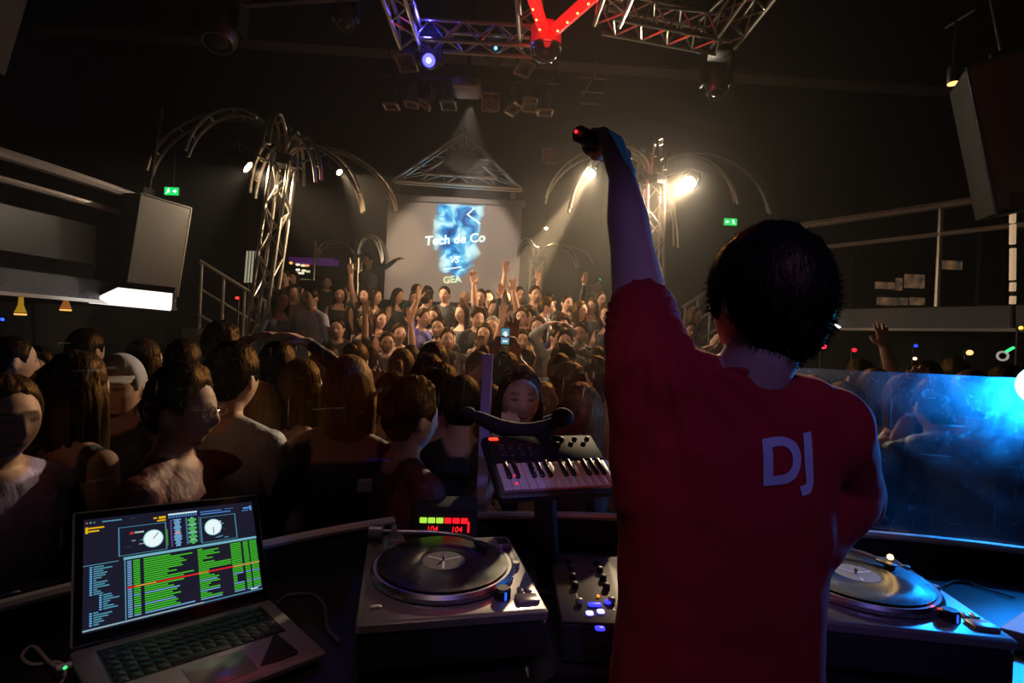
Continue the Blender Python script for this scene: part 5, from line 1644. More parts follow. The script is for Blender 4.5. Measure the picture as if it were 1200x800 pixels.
# display: dark field plus printed interface, given in display fractions (u to the right, v downward)
DX, DZ0, DZ1 = 0.166, 0.020, 0.231
obj('display', lid(MB().box((0, -0.0014, (DZ0+DZ1)/2), (2*DX, 0.0006, DZ1-DZ0))), mat('display_dark', (0.01, 0.01, 0.02), 0.2, emit=(0.010, 0.010, 0.022), strength=1.0), lp, False)
ui_v, ui_f, ui_c = [], [], []
def uq(u0, v0, u1, v1, col, lay=0):
    o = len(ui_v)
    y = -0.0020-0.00015*lay
    for (u, v) in ((u0, v1), (u1, v1), (u1, v0), (u0, v0)):
        ui_v.append(Vector((-DX+2*DX*u, y, DZ1-(DZ1-DZ0)*v)))
    ui_f.append((o, o+1, o+2, o+3)); ui_c.append(col)
def udisc(u, v, r, col, lay=1, n=28):
    o = len(ui_v)
    y = -0.0020-0.00015*lay
    for i in range(n):
        q = 2*PI*i/n
        ui_v.append(Vector((-DX+2*DX*u+r*math.cos(q), y, DZ1-(DZ1-DZ0)*v+r*math.sin(q))))
    ui_f.append(tuple(range(o, o+n))); ui_c.append(col)
rg = random.Random(3)
GRN = (0.05, 0.50, 0.015); LBL = (0.16, 0.36, 0.62); CYA = (0.07, 0.26, 0.36); YEL = (0.75, 0.42, 0.0); WHT = (0.55, 0.78, 0.85); RED = (0.75, 0.015, 0.01); NVY = (0.012, 0.04, 0.07)
for i, c in enumerate(((.6, .1, .15), (.1, .5, .1), (.1, .2, .3))):
    udisc(0.015+i*0.018, 0.035, 0.0016, c)
uq(0.09, 0.03, 0.19, 0.042, CYA); uq(0.235, 0.03, 0.26, 0.04, NVY)
uq(0.008, 0.075, 0.022, 0.135, YEL); uq(0.024, 0.08, 0.10, 0.095, YEL); uq(0.024, 0.11, 0.075, 0.125, YEL)
uq(0.36, 0.055, 0.38, 0.07, YEL); uq(0.39, 0.05, 0.43, 0.075, YEL); uq(0.38, 0.085, 0.43, 0.10, YEL)
uq(0.445, 0.035, 0.62, 0.052, WHT)
for i in range(12):
    uq(0.445+i*0.0148, 0.06, 0.455+i*0.0148, 0.082, (0.05, 0.18, 0.45))
uq(0.64, 0.05, 0.78, 0.062, (0.05, 0.18, 0.5)); uq(0.80, 0.045, 0.86, 0.055, (0.03, .12, .3)); uq(0.64, 0.075, 0.84, 0.088, (0.06, 0.2, 0.55))
uq(0.93, 0.06, 0.975, 0.075, (0.1, 0.3, 0.7)); uq(0.975, 0.045, 0.99, 0.10, (0.1, 0.25, 0.6)); uq(0.92, 0.09, 0.965, 0.10, (0.05, 0.2, 0.5))
for (x0, x1) in ((0.17, 0.43), (0.635, 0.87)):      # deck frames
    uq(x0, 0.115, x1, 0.12, CYA); uq(x0, 0.385, x1, 0.39, CYA); uq(x0, 0.115, x0+0.006, 0.39, CYA); uq(x1-0.006, 0.115, x1, 0.39, CYA)
    for k in range(9):
        xx = x0+0.03+rg.random()*(x1-x0-0.1); yy = 0.13+rg.random()*0.23
        uq(xx, yy, xx+0.01+rg.random()*0.03, yy+0.008, rg.choice([CYA, NVY, (0.3, 0.35, 0.4)]), 1)
    uq(x0+0.06, 0.175, x0+0.078, 0.195, RED, 1); uq(x0+0.085, 0.175, x0+0.135, 0.19, (.4, .5, .55), 1)
for (u, v, ang) in ((0.355, 0.265, 0.85), (0.715, 0.235, -1.55)):
    udisc(u, v, 0.0185, (0.35, 0.7, 0.75), 2); udisc(u, v, 0.0165, (0.80, 0.92, 0.95), 3)
    o = len(ui_v)
    dx, dz = math.cos(ang), math.sin(ang)
    cx, cz = -DX+2*DX*u, DZ1-(DZ1-DZ0)*v
    for (s_, t_) in ((-0.0008, 0), (0.0008, 0), (0.0008, 0.0145), (-0.0008, 0.0145)):
        ui_v.append(Vector((cx+dx*t_-dz*s_, -0.0026, cz+dz*t_+dx*s_)))
    ui_f.append((o, o+1, o+2, o+3)); ui_c.append((0.02, 0.05, 0.1))
uq(0.425, 0.19, 0.437, 0.36, (0.05, 0.22, 0.03), 1)
for i in range(22):                                   # waveforms
    v = 0.10+i*0.0128
    wv = 0.012+0.012*rg.random()
    uq(0.495-wv, v, 0.495+wv, v+0.0105, (0.15, 0.38, 0.62) if i not in (10, 11) else (.6, .35, .4), 1)
    wv = 0.008+0.02*abs(math.sin(i*0.9))
    uq(0.585-wv, v, 0.585+wv, v+0.0105, (0.08, 0.48, 0.12) if i % 6 else (.25, .6, .5), 1)
    uq(0.455, v, 0.462, v+0.008, (0.2, 0.1, 0.5), 1); uq(0.545, v, 0.556, v+0.006, (0.1, 0.25, 0.5), 1); uq(0.625, v, 0.63, v+0.006, CYA, 1)
uq(0.195, 0.405, 1.0, 0.43, (0.16, 0.42, 0.50))
uq(0.0, 0.425, 0.17, 0.432, CYA); uq(0.198, 0.43, 0.204, 0.965, CYA)
for i in range(26):                                   # library tree and track table
    v = 0.445+i*0.0198
    h = 0.0115
    ind = 0.03 if i < 13 else (0.075 if i < 20 else 0.03)
    uq(ind, v, ind+0.012, v+h, (0.12, 0.4, 0.75)); uq(ind+0.018, v, ind+0.03+rg.random()*0.09, v+h, CYA)
    if i == 12:
        c0 = c1 = c2 = RED
        uq(0.21, v, 1.0, v+h*1.2, RED, 1); uq(0.25, v, 0.36, v+h, (.6, .35, .02), 2); uq(0.60, v, 0.66, v+h, (.6, .35, .02), 2); uq(0.82, v, 1.0, v+h, (.55, .45, .08), 2)
        continue
    cc = LBL if rg.random() < 0.28 else GRN
    uq(0.212, v, 0.235, v+h, LBL); uq(0.243, v, 0.278, v+h, cc)
    uq(0.298, v, 0.42+rg.random()*0.16, v+h, cc)
    if i in (8, 9, 10):
        uq(0.605, v, 0.81, v+h, cc)
    else:
        uq(0.605, v, 0.63+rg.random()*0.12, v+h, cc)
    for (x0, x1) in ((0.815, 0.885), (0.90, 0.935), (0.945, 0.995)):
        if 17 <= i <= 20 and x0 == 0.815:
            uq(0.815, v, 0.84, v+h, cc); continue
        uq(x0, v, x1, v+h, cc)
uq(0.0, 0.972, 0.62, 0.985, (0.25, 0.4, 0.45)); uq(0.62, 0.975, 1.0, 0.985, CYA); uq(0.92, 0.955, 0.97, 0.967, WHT)
mb = MB().add(ui_v, ui_f)
M_ui = bpy.data.materials.new('display_print')
M_ui.use_nodes = True
nt = M_ui.node_tree
b = nt.nodes['Principled BSDF']
at = nt.nodes.new('ShaderNodeAttribute'); at.attribute_name = 'ui'
b.inputs['Base Color'].default_value = (0.01, 0.01, 0.01, 1)
nt.links.new(at.outputs['Color'], b.inputs['Emission Color']); b.inputs['Emission Strength'].default_value = 1.0
uo = obj('display_graphics', lid(mb), M_ui, lp, False, label='green and white track list with two round deck dials')
ca = uo.data.color_attributes.new('ui', 'FLOAT_COLOR', 'CORNER')
flat_ = []
for f_, c in zip(ui_f, ui_c):
    flat_ += [c[0], c[1], c[2], 1.0]*len(f_)
ca.data.foreach_set('color', flat_)
obj('hinge', MB().cyl((-LW*0.38, 0.002, -0.003), (LW*0.38, 0.002, -0.003), 0.006), M_black, lp)
obj('power_plug', MB().bbox((-LW/2-0.012, -0.03, -0.010), (0.022, 0.012, 0.008), 0.002), M_white, lp)
obj('charge_light', MB().ell((-LW/2-0.012, -0.036, -0.009), (0.003, 0.002, 0.003), 8, 6), mat('charge_green', (.1, 1, .2), .4, emit=(.05, .9, .15), strength=2.0), lp)
# low stand under the laptop
ls = thing('laptop_stand', 'low black stand under the silver laptop', 'stand', (-.654, 1.06, DESK), Matrix.Rotation(R(51.1), 3, 'Z'))
obj('plate', MB().bbox((0, -.125, 0.032), (0.26, 0.20, 0.012), 0.003), M_black, ls)
for sx in (-1, 1):
    for sy in (-0.05, -0.20):
        obj('foot', MB().cyl((sx*0.11, sy, 0), (sx*0.11, sy, 0.028), 0.012), M_black, ls)
# cables
def cable(label, pts, r, m=M_cable):
    q = smooth_pts(pts, 8)
    obj('cable', MB().tube(q, r, 6), m, None, True, label=label, cat='cable')
M_wcable = mat('pale_cable', (0.45, 0.40, 0.33), 0.5)
zc = DESK+0.006
cable('pale power cable looping left of the laptop', [Vector((-0.775, 0.945, 1.192)), Vector((-0.82, 0.95, 1.172)), onplane(40, 757, zc+.01), onplane(26, 768, zc), onplane(38, 778, zc), onplane(70, 776, zc), onplane(76, 792, zc), onplane(60, 815, zc)], 0.003, M_wcable)
cable('black cable curling behind the right side of the laptop', [onplane(318, 715, zc), onplane(335, 698, zc), onplane(365, 696, zc), onplane(380, 710, zc), onplane(384, 735, zc), onplane(398, 752, zc)], 0.004, mat('grey_cable', (0.09, 0.08, 0.085), 0.4))
cable('thin cable behind the right turntable', [onplane(1108, 686, zc), onplane(1118, 681, zc), onplane(1135, 682, zc), onplane(1152, 689, zc), onplane(1190, 700, zc)], 0.003, mat('grey_cable', (0.09, 0.08, 0.085), 0.4))

# ------------------------------------------------------------------ turntables
M_ttop = mat('turntable_silver', (0.33, 0.31, 0.30), 0.36, 0.6, vary=0.08)
M_vinyl = bpy.data.materials.new('vinyl')
M_vinyl.use_nodes = True
nt = M_vinyl.node_tree
b = nt.nodes['Principled BSDF']
b.inputs['Base Color'].default_value = (0.010, 0.010, 0.010, 1)
b.inputs['Roughness'].default_value = 0.26
b.inputs['Anisotropic'].default_value = 0.8
wv = nt.nodes.new('ShaderNodeTexWave'); wv.wave_type = 'RINGS'; wv.rings_direction = 'Z'; wv.inputs['Scale'].default_value = 120
tc = nt.nodes.new('ShaderNodeTexCoord'); nt.links.new(tc.outputs['Object'], wv.inputs['Vector'])
bp = nt.nodes.new('ShaderNodeBump'); bp.inputs['Strength'].default_value = 0.25; bp.inputs['Distance'].default_value = 0.001
nt.links.new(wv.outputs['Fac'], bp.inputs['Height']); nt.links.new(bp.outputs['Normal'], b.inputs['Normal'])
def turntable(label, loc, yaw, strobe_on=True, lamp=None):
    """top plate level at local z=0, front edge at y=0"""
    t = thing('turntable', label, 'turntable', loc, Matrix.Rotation(R(yaw), 3, 'Z'))
    W, D = 0.38, 0.40
    obj('plinth', MB().bbox((0, D/2, -0.012), (W, D, 0.024), 0.005), M_ttop, t)
    obj('chassis', MB().bbox((0, D/2, -0.060), (W*0.985, D*0.985, 0.075), 0.006), M_blackmatt, t)
    for sx in (-1, 1):
        for y in (0.06, D-0.06):
            obj('foot', MB().lathe([(0.028, -0.125), (0.030, -0.120), (0.026, -0.098)], (sx*0.145, y, 0), n=20), M_black, t)
    c = Vector((-0.008, 0.205, 0))
    obj('platter', MB().lathe([(0.150, 0.0), (0.166, 0.004), (0.166, 0.013), (0.160, 0.020), (0.02, 0.020)], c, n=64), M_steel, t)
    pd_ = MB()
    for i in range(72):
        q = 2*PI*i/72
        pd_.box(c+Vector((0.1665*math.cos(q), 0.1665*math.sin(q), 0.008)), (0.0025, 0.006, 0.004), Matrix.Rotation(q, 3, 'Z'))
    obj('strobe_dots', pd_, M_ttop, t, False, kind='stuff')
    rec = obj('record', MB().lathe([(0.15, 0.0), (0.152, 0.0012), (0.150, 0.0026), (0.052, 0.0026), (0.050, 0.0018), (0.004, 0.0018)], (0, 0, 0), n=72), M_vinyl, t)
    rec.location = c+Vector((0, 0, 0.0215))
    lb = obj('record_label', MB().lathe([(0.05, 0.0), (0.05, 0.0012), (0.004, 0.0012)], (0, 0, 0), n=40), mat('record_label', (0.11, 0.10, 0.10), 0.6), rec)
    lb.location = (0, 0, 0.0017)
    pr = MB()
    for q in (0.35, 2.5, 4.6):
        pr.box((0.022*math.cos(q), 0.022*math.sin(q), 0.0032), (0.042, 0.004, 0.0006), Matrix.Rotation(q, 3, 'Z'))
    obj('label_print', pr, mat('label_white', (.7, .66, .6), .6), rec, False)
    obj('spindle', MB().lathe([(0.0036, 0.02), (0.0036, 0.034), (0.002, 0.036)], c, n=12), M_steel, t)
    # tonearm: base at the back left, arm across the back
    tb_ = Vector((-0.125, 0.345, 0))
    obj('tonearm_base', MB().lathe([(0.040, 0.0), (0.042, 0.004), (0.036, 0.010), (0.030, 0.012), (0.026, 0.030), (0.02, 0.032)], tb_, n=28), M_silver, t)
    obj('gimbal', MB().bbox(tb_+Vector((0, -0.004, 0.043)), (0.014, 0.034, 0.034), 0.003), mat('gimbal_lilac', (.35, .33, .40), .35, .7), t)
    obj('counterweight', MB().cyl(tb_+Vector((-0.06, 0.012, 0.045)), tb_+Vector((-0.028, 0.006, 0.045)), 0.017, n=20), M_silver, t)
    armp = [tb_+Vector((-0.03, 0.006, 0.045)), tb_+Vector((0.03, -0.006, 0.045)), tb_+Vector((0.10, -0.012, 0.043)), tb_+Vector((0.16, -0.03, 0.040)), tb_+Vector((0.19, -0.05, 0.038)), tb_+Vector((0.205, -0.068, 0.036))]
    obj('tonearm', MB().tube(smooth_pts(armp, 5), 0.0048, 10), M_steel, t)
    hs = tb_+Vector((0.215, -0.085, 0.034))
    h_ = obj('headshell', MB().bbox(hs, (0.018, 0.044, 0.008), 0.002, Matrix.Rotation(R(28), 3, 'Z')), M_black, t)
    obj('cartridge', MB().bbox(hs+Vector((0.004, -0.008, -0.007)), (0.013, 0.022, 0.008), 0.002, Matrix.Rotation(R(28), 3, 'Z')), M_black, h_)
    # pitch slider at the back right, spare headshell well, start button, strobe tower
    obj('pitch_plate', MB().bbox((0.165, 0.30, 0.001), (0.030, 0.16, 0.003), 0.001), M_black, t)
    obj('pitch_slider', MB().bbox((0.165, 0.31, 0.008), (0.020, 0.010, 0.012), 0.002), M_silver, t)
    obj('start_button', MB().bbox((0.155, 0.045, 0.003), (0.048, 0.034, 0.008), 0.002), M_ttop, t)
    obj('speed_button', MB().bbox((0.168, 0.085, 0.002), (0.012, 0.018, 0.006), 0.001), M_ttop, t)
    obj('speed_button', MB().bbox((0.150, 0.085, 0.002), (0.012, 0.018, 0.006), 0.001), M_ttop, t)
    obj('strobe_tower', MB().lathe([(0.018, 0.0), (0.018, 0.018), (0.014, 0.022), (0.005, 0.022)], (0.105, 0.062, 0), n=20), M_black, t)
    obj('strobe_lamp', MB().ell((0.096, 0.072, 0.014), (0.006, 0.006, 0.006), 10, 8), mat('strobe_red', (1, .05, .02), .4, emit=(1, .03, .02), strength=2.5), t)
    obj('blue_lamp', MB().bbox((0.108, 0.046, 0.010), (0.006, 0.004, 0.018), 0.001), mat('tt_blue', (.05, .2, 1), .4, emit=(.02, .12, .8), strength=1.2), t)
    obj('side_knob', MB().bbox((-0.155, 0.055, 0.0025), (0.022, 0.008, 0.005), 0.002), M_white, t)
    obj('power_knob', MB().lathe([(0.010, 0), (0.010, 0.012), (0.008, 0.014)], (0.165, 0.20, 0), n=16), M_silver, t)
    light('strobe_light', 'POINT', WM[t] @ Vector((0.086, 0.082, 0.028)), 0.006, (1, .04, .02), t, None, 0.004)
    if lamp:
        p = Vector((0.105, 0.27, 0))
        obj('target_light_stem', MB().cyl(p, p+Vector((0, 0, 0.042)), 0.005, n=12), M_silver, t)
        obj('target_light', MB().ell(p+Vector((0, 0, 0.046)), (0.007, 0.007, 0.007), 12, 8), mat('target_amber', (1, .6, .15), .4, emit=(1, .55, .12), strength=9), t)
        light('target_glow', 'POINT', WM[t] @ (p+Vector((-0.01, -.01, 0.056))), 0.03, (1, .6, .2), t, None, 0.006)
    else:
        obj('target_light_stem', MB().cyl((0.135, 0.24, 0), (0.135, 0.24, 0.040), 0.005, n=12), mat('gimbal_lilac', (.35, .33, .40), .35, .7), t)
    return t
turntable('silver turntable with a spinning black record left of the red shirt', (-.086, 1.006, 1.265), 12.5)
turntable('turntable with a small amber lamp right of the red shirt', (.835, 1.03, 1.265), -7, lamp=True)

# ------------------------------------------------------------------ mixer
mx_ = thing('mixer', 'mixer with glowing blue buttons half hidden by the red shirt', 'mixer', (0.29, 1.07, DESK))
obj('case', MB().bbox((0, 0.17, 0.045), (0.32, 0.34, 0.085), 0.006), M_blackmatt, mx_)
obj('face_plate', MB().bbox((0, 0.17, 0.089), (0.318, 0.338, 0.004), 0.001), mat('mixer_plate', (0.06, 0.055, 0.06), 0.5, 0.3), mx_)
for i in range(4):
    for j in range(4):
        obj('knob', MB().lathe([(0.009, 0), (0.0085, 0.012), (0.006, 0.014)], (-0.115+i*0.075, 0.15+j*0.045, 0.091), n=14), M_black, mx_)
for i in range(4):
    obj('fader_slot', MB().box((-0.115+i*0.075, 0.085, 0.0915), (0.004, 0.07, 0.001)), M_black, mx_, False)
    obj('fader_cap', MB().bbox((-0.115+i*0.075, 0.085+0.012*((i*7) % 3-1), 0.098), (0.016, 0.010, 0.012), 0.002), M_silver, mx_)
M_bluebtn = mat('blue_button', (.05, .05, 1), .4, emit=(.03, .03, 1.0), strength=2.2)
M_bluebtn2 = mat('bluewhite_button', (.3, .3, 1), .4, emit=(.22, .22, 1.0), strength=4)
for (px, py, m, w_) in ((691, 718, M_bluebtn2, .016), (704, 716, M_bluebtn2, .016), (697, 708, M_bluebtn, .030), (712, 705, M_bluebtn, .014), (703, 736, M_bluebtn, .02)):
    q = onplane(px, py, DESK+0.094)
    obj('button', MB().bbox(q-Vector((0.29, 1.07, DESK)), (w_, 0.013, 0.006), 0.002), m, mx_)
q = onplane(701, 698, DESK+0.094)
obj('indicator', MB().ell(q-Vector((0.29, 1.07, DESK)), (.004, .004, .003), 8, 6), mat('ind_orange', (1, .3, .05), .4, emit=(1, .25, .03), strength=1.5), mx_)

# ------------------------------------------------------------------ tempo display
dq = P(521, 620, 1.47)
ds = thing('tempo_display', 'small black display with green and red blocks reading 104 twice', 'display', (dq.x, dq.y, DESK), Matrix.Rotation(R(4), 3, 'Z'))
hz = dq.z-DESK+0.012
obj('case', MB().bbox((0, 0.06, hz/2+0.025), (0.185, 0.11, hz+0.05), 0.006), M_blackmatt, ds)
M_lg = mat('led_green', (.4, .9, .1), .4, emit=(.42, .80, .06), strength=1.0)
M_lr = mat('led_red', (1, .02, .02), .4, emit=(1, .012, .02), strength=1.1)
for i in range(6):
    obj('led_block', MB().bbox((-0.062+i*0.0235, 0.003, hz+0.012), (0.020, 0.006, 0.015), 0.001), M_lg if i < 3 else M_lr, ds)
for sx in (-0.036, 0.034):
    v, f = text_mesh('104', 0.022, 0.0008, 0.0003, 0.1)
    M4 = Matrix.Translation((sx, 0.0025, hz-0.0135)) @ Matrix.Rotation(PI/2, 4, 'X')
    obj('led_digits', MB().add([M4 @ q for q in v], f), M_lr, ds, False)
obj('led_bar', MB().box((0.068, 0.003, hz-0.006), (0.006, 0.005, 0.03)), M_lr, ds, False)

# ------------------------------------------------------------------ keyboard on a stand
krot = Matrix.Rotation(R(18.5), 3, 'Z') @ Matrix.Rotation(R(29), 3, 'X')
kbd = thing('keyboard', 'small tilted music keyboard with white and black keys before the glass', 'keyboard', (.14, 1.252, 1.456), krot)
obj('case', MB().bbox((0, 0.095, -0.016), (0.325, 0.215, 0.026), 0.005), M_black, kbd)
obj('control_panel', MB().bbox((0, 0.145, 0.000), (0.315, 0.10, 0.008), 0.002), mat('panel_black', (0.012, 0.010, 0.012), 0.7, spec=0.2), kbd)
M_wkey = mat('white_key', (0.62, 0.58, 0.62), 0.35, vary=0.03)
M_bkey = mat('black_key', (0.012, 0.012, 0.014), 0.3)
kw = 0.30/14
wk = None
for i in range(14):
    if wk is None:
        wk = mesh_from(MB().bbox((0, 0.045, 0), (kw*0.955, 0.09, 0.012), 0.0012), 'white_key', True); wk.materials.append(M_wkey)
        bkm = mesh_from(MB().bbox((0, 0.062, 0.009), (kw*0.55, 0.056, 0.010), 0.002), 'black_key', True); bkm.materials.append(M_bkey)
    k = bpy.data.objects.new('white_key', wk); COL.objects.link(k); k.parent = kbd; k.location = (-0.15+kw*(i+0.5), 0, 0)
for i in range(13):
    if i % 7 in (0, 1, 3, 4, 5):
        k = bpy.data.objects.new('black_key', bkm); COL.objects.link(k); k.parent = kbd; k.location = (-0.15+kw*(i+1), 0, 0)
for i in range(8):
    obj('knob', MB().lathe([(0.007, 0), (0.0065, 0.011), (0.004, 0.012)], (0.0+i*0.019, 0.15+0.02*(i % 2), 0.004), n=12), M_black, kbd)
for i in range(8):
    obj('pad', MB().bbox((-0.12+(i % 4)*0.026, 0.125+0.026*(i//4), 0.005), (0.021, 0.021, 0.006), 0.002), M_black, kbd)
obj('power_light', MB().bbox((-0.135, 0.182, 0.006), (0.026, 0.010, 0.005), 0.002), mat('kbd_red', (1, .03, .01), .4, emit=(1, .035, .01), strength=2.6), kbd)
for y in (0.018, 0.045, 0.066):
    obj('key_light', MB().ell((-0.118+y*0.12, y, 0.0075), (0.0035, 0.0035, 0.002), 8, 6), mat('kbd_dot', (1, .03, .1), .4, emit=(1, .02, .08), strength=1.3), kbd)
ks = thing('keyboard_stand', 'black stand with a curved horn-shaped rest behind the music keyboard', 'stand', (0.13, 1.42, DESK))
obj('foot', MB().bbox((0.13, 1.42, DESK+0.01), (0.20, 0.16, 0.02), 0.004), M_black, ks, True, True)
obj('pole', MB().cyl((0.13, 1.42, DESK+0.02), (0.10, 1.36, 1.46), 0.032, 0.03, 16), M_black, ks, True, True)
horn = smooth_pts([P(548, 485, 1.44), P(563, 490, 1.44), P(588, 501, 1.44), P(615, 505, 1.44), P(640, 500, 1.44), P(655, 491, 1.44), P(664, 482, 1.44)], 4)
obj('horn_rest', MB().tube(horn, [0.012+0.012*math.sin(PI*min(1, i/len(horn)*1.2)) for i in range(len(horn))], 10), M_blackmatt, ks, True, True)
obj('horn_tip', MB().ell(P(659, 489, 1.44), (0.032, 0.025, 0.028), 14, 10), M_blackmatt, ks, True, True)
obj('horn_tip', MB().ell(P(549, 484, 1.44), (0.022, 0.02, 0.018), 14, 10), M_blackmatt, ks, True, True)
bar('rest_strut', P(610, 505, 1.44), (0.12, 1.39, 1.44), 0.018, M_black, ks)
# pale cards at the right edge of the desk
M_card = mat('beige_card', (0.34, 0.27, 0.24), 0.6)
cz = DESK+0.012
q4 = [onplane(1131, 743, cz), onplane(1157, 746, cz), onplane(1180, 774, cz), onplane(1131, 770, cz)]
obj('flyer', MB().loft([[p-Vector((0, 0, .008)) for p in q4], q4]), M_card, None, False, label='beige flyer lying on the desk right of the turntable', cat='flyer')
q4 = [onplane(1171, 735, cz+.03), onplane(1200, 715, cz+.03), onplane(1225, 722, cz+.03), onplane(1222, 748, cz+.03)]
obj('control_box', MB().loft([[Vector((p.x, p.y, DESK)) for p in q4], q4]), M_card, None, False, label='pale box cut by the right edge on the desk', cat='box', bevel=0.003)

# blue floodlight behind the right glass
bp0 = P(1224, 452, 1.88)
fl = thing('floodlight', 'glaring blue-white floodlight behind the glass at the right edge', 'stage light', bp0)
fa = Vector((-0.74, -0.62, -0.06)).normalized()
obj('housing', MB().lathe([(0.05, -0.16), (0.085, -0.13), (0.09, 0.0), (0.08, 0.005)], (0, 0, 0), fa, 24), M_black, fl)
obj('lens', MB().lathe([(0.078, 0.006), (0.05, 0.012), (0.01, 0.014)], (0, 0, 0), fa, 24), mat('blue_white_lens', (.6, .85, 1), .4, emit=(.30, .75, 1.0), strength=6), fl)
bar('stand_pole', bp0+Vector((0, .05, -.08)), (bp0.x, bp0.y+.05, 0.03), 0.016, M_black, fl)
for q in (0.3, 2.4, 4.5):
    bar('stand_leg', (bp0.x, bp0.y+.05, 0.35), (bp0.x+0.3*math.cos(q), bp0.y+.05+0.3*math.sin(q), 0.01), 0.01, M_black, fl)
light('blue_flood', 'SPOT', bp0+fa*0.02, 135, (0.002, 0.25, 1.0), fl, bp0+fa, 0.05, 140, 0.9)

# ================================================================== THE DJ
DJX, DJY, DJZ = 0.38, 0.90, 0.25
def dl_(p):
    """world point -> the figure's own coordinates (it is turned by 180 degrees)"""
    return Vector((-(p[0]-DJX), -(p[1]-DJY), p[2]-DJZ))
mb = MB()
T = torso_rings('m')
lean = lambda z: Vector((0.0+0.0*z, 0, 0.02 if z > 1.3 else 0))
loft_torso(mb, T, 32, lean)
DH = dl_(P(898, 362, 0.86))
hrot = Matrix.Rotation(R(-4), 3, 'Y') @ Matrix.Rotation(R(10), 3, 'Z') @ Matrix.Rotation(R(4), 3, 'X')
head_mb(mb, DH, hrot)
bones = []
def limb(a, b, r0, r1, kind):
    mb.cap(a, b, r0, r1, 18); bones.append((tuple(a), tuple(b), r0, r1, kind))
limb((0, .02, 1.45), tuple(DH+Vector((0.012, 0.02, -0.07))), .060, .057, 'skin')
# trapezius
for s in (1, -1):
    limb((0.02*s, .02, 1.50), (0.11*s, .015, 1.46 if s < 0 else 1.50), .052, .058, 'cloth')
ls_, le, lw = Vector((.135, .0, 1.52)), dl_(P(741, 296, 1.07)), dl_(P(728, 204, 1.24))
limb(ls_, ls_.lerp(le, .5), .064, .056, 'cloth'); limb(ls_.lerp(le, .5), le, .054, .046, 'skin')
limb(le, le.lerp(lw, .4), .045, .046, 'skin'); limb(le.lerp(lw, .4), lw, .046, .030, 'skin')
rs_, re, rw = Vector((-.165, .01, 1.425)), dl_(P(996, 588, 1.06)), Vector((-.10, -.36, 1.06))
limb(rs_, rs_.lerp(re, .5), .062, .055, 'cloth'); limb(rs_.lerp(re, .5), re, .053, .045, 'skin')
limb(re, re.lerp(rw, .4), .044, .044, 'skin'); limb(re.lerp(rw, .4), rw, .044, .029, 'skin')
hand_mb(mb, rw, (0.5, -.8, -.25), (0, 0, -1), 1, .45, .4, 1.05)
# fist around the microphone
tail, mhead = dl_(P(677, 156, 1.27)), dl_(P(740, 190, 1.45))
ax = (mhead-tail).normalized()
grip = tail+ax*0.098
hh = (grip-lw); hh = (hh-ax*hh.dot(ax)).normalized()
nn = ax.cross(hh)
rho = 0.0185+0.0095
for off, rr in ((-.031, .0098), (-.011, .0105), (.010, .0105), (.030, .0095)):
    prev = None
    mb.cap(lw+ax*off*0.5+nn*0.002, grip+ax*off+nn*(rho+0.002)-hh*0.01, .027, .0185, 12)
    for k in range(7):
        th = R(10+k*33)
        p = grip+ax*off+(nn*math.cos(th)+hh*math.sin(th))*rho
        if prev is not None: mb.cap(prev, p, rr, rr*0.97, 10)
        prev = p
prev = lw+nn*0.012-ax*0.012
for th, off in ((-35, -.012), (-80, -.020), (-125, -.012), (-165, 0.0)):
    p = grip+ax*off+(nn*math.cos(R(th))+hh*math.sin(R(th)))*(rho+.002)
    mb.cap(prev, p, .0135, .0120, 10); prev = p
bones.append((tuple(lw), tuple(grip+hh*.04), .06, .07, 'skin')); bones.append((tuple(rw), tuple(rw+Vector((.1, -.12, -.05))), .05, .06, 'skin'))
for s in (-1, 1):
    limb((s*.09, .0, .88), (s*.11, -.01, .49), .092, .064, 'leg'); limb((s*.11, -.01, .49), (s*.125, .03, .09), .060, .042, 'leg'); limb((s*.125, .045, .035), (s*.14, -.13, .030), .037, .032, 'leg')
me = remesh(mb, 0.0052, 3, 'person_dj')
def regdj(co, r):
    d = {'skin': np.full(len(co), 9.0), 'cloth': np.full(len(co), 9.0), 'leg': np.full(len(co), 9.0)}
    for a, b, r0, r1, k in bones:
        np.minimum(d[k], capdist(co, a, b, r0, r1), out=d[k])
    hd = np.linalg.norm((co-np.array(DH))/np.array([1, 1.15, 1.35]), axis=1)-0.09
    np.minimum(d['skin'], hd, out=d['skin'])
    tor = (np.abs(co[:, 0]) < .2) & (co[:, 2] > .86) & (co[:, 2] < 1.50) & (np.abs(co[:, 1]) < .13)
    d['cloth'][tor] = np.minimum(d['cloth'][tor], 0.0)
    k = np.argmin(np.stack([d['skin'], d['cloth'], d['leg']], 1), 1)
    r[k == 0, 0] = 1; r[k == 1, 1] = 1
    face_paint(co, r, DH, hrot)
set_region(me, regdj, M_person)
dj = bpy.data.objects.new('person', me)
COL.objects.link(dj)
dj.location = (DJX, DJY, DJZ); dj.rotation_euler = (0, 0, PI)
dj.color = (0.45, 0.02, 0.015, 1)
WM[dj] = Matrix.Translation((DJX, DJY, DJZ)) @ Matrix.Rotation(PI, 4, 'Z')
props(dj, 'man in a red T-shirt seen from behind, lifting a microphone high', 'person')

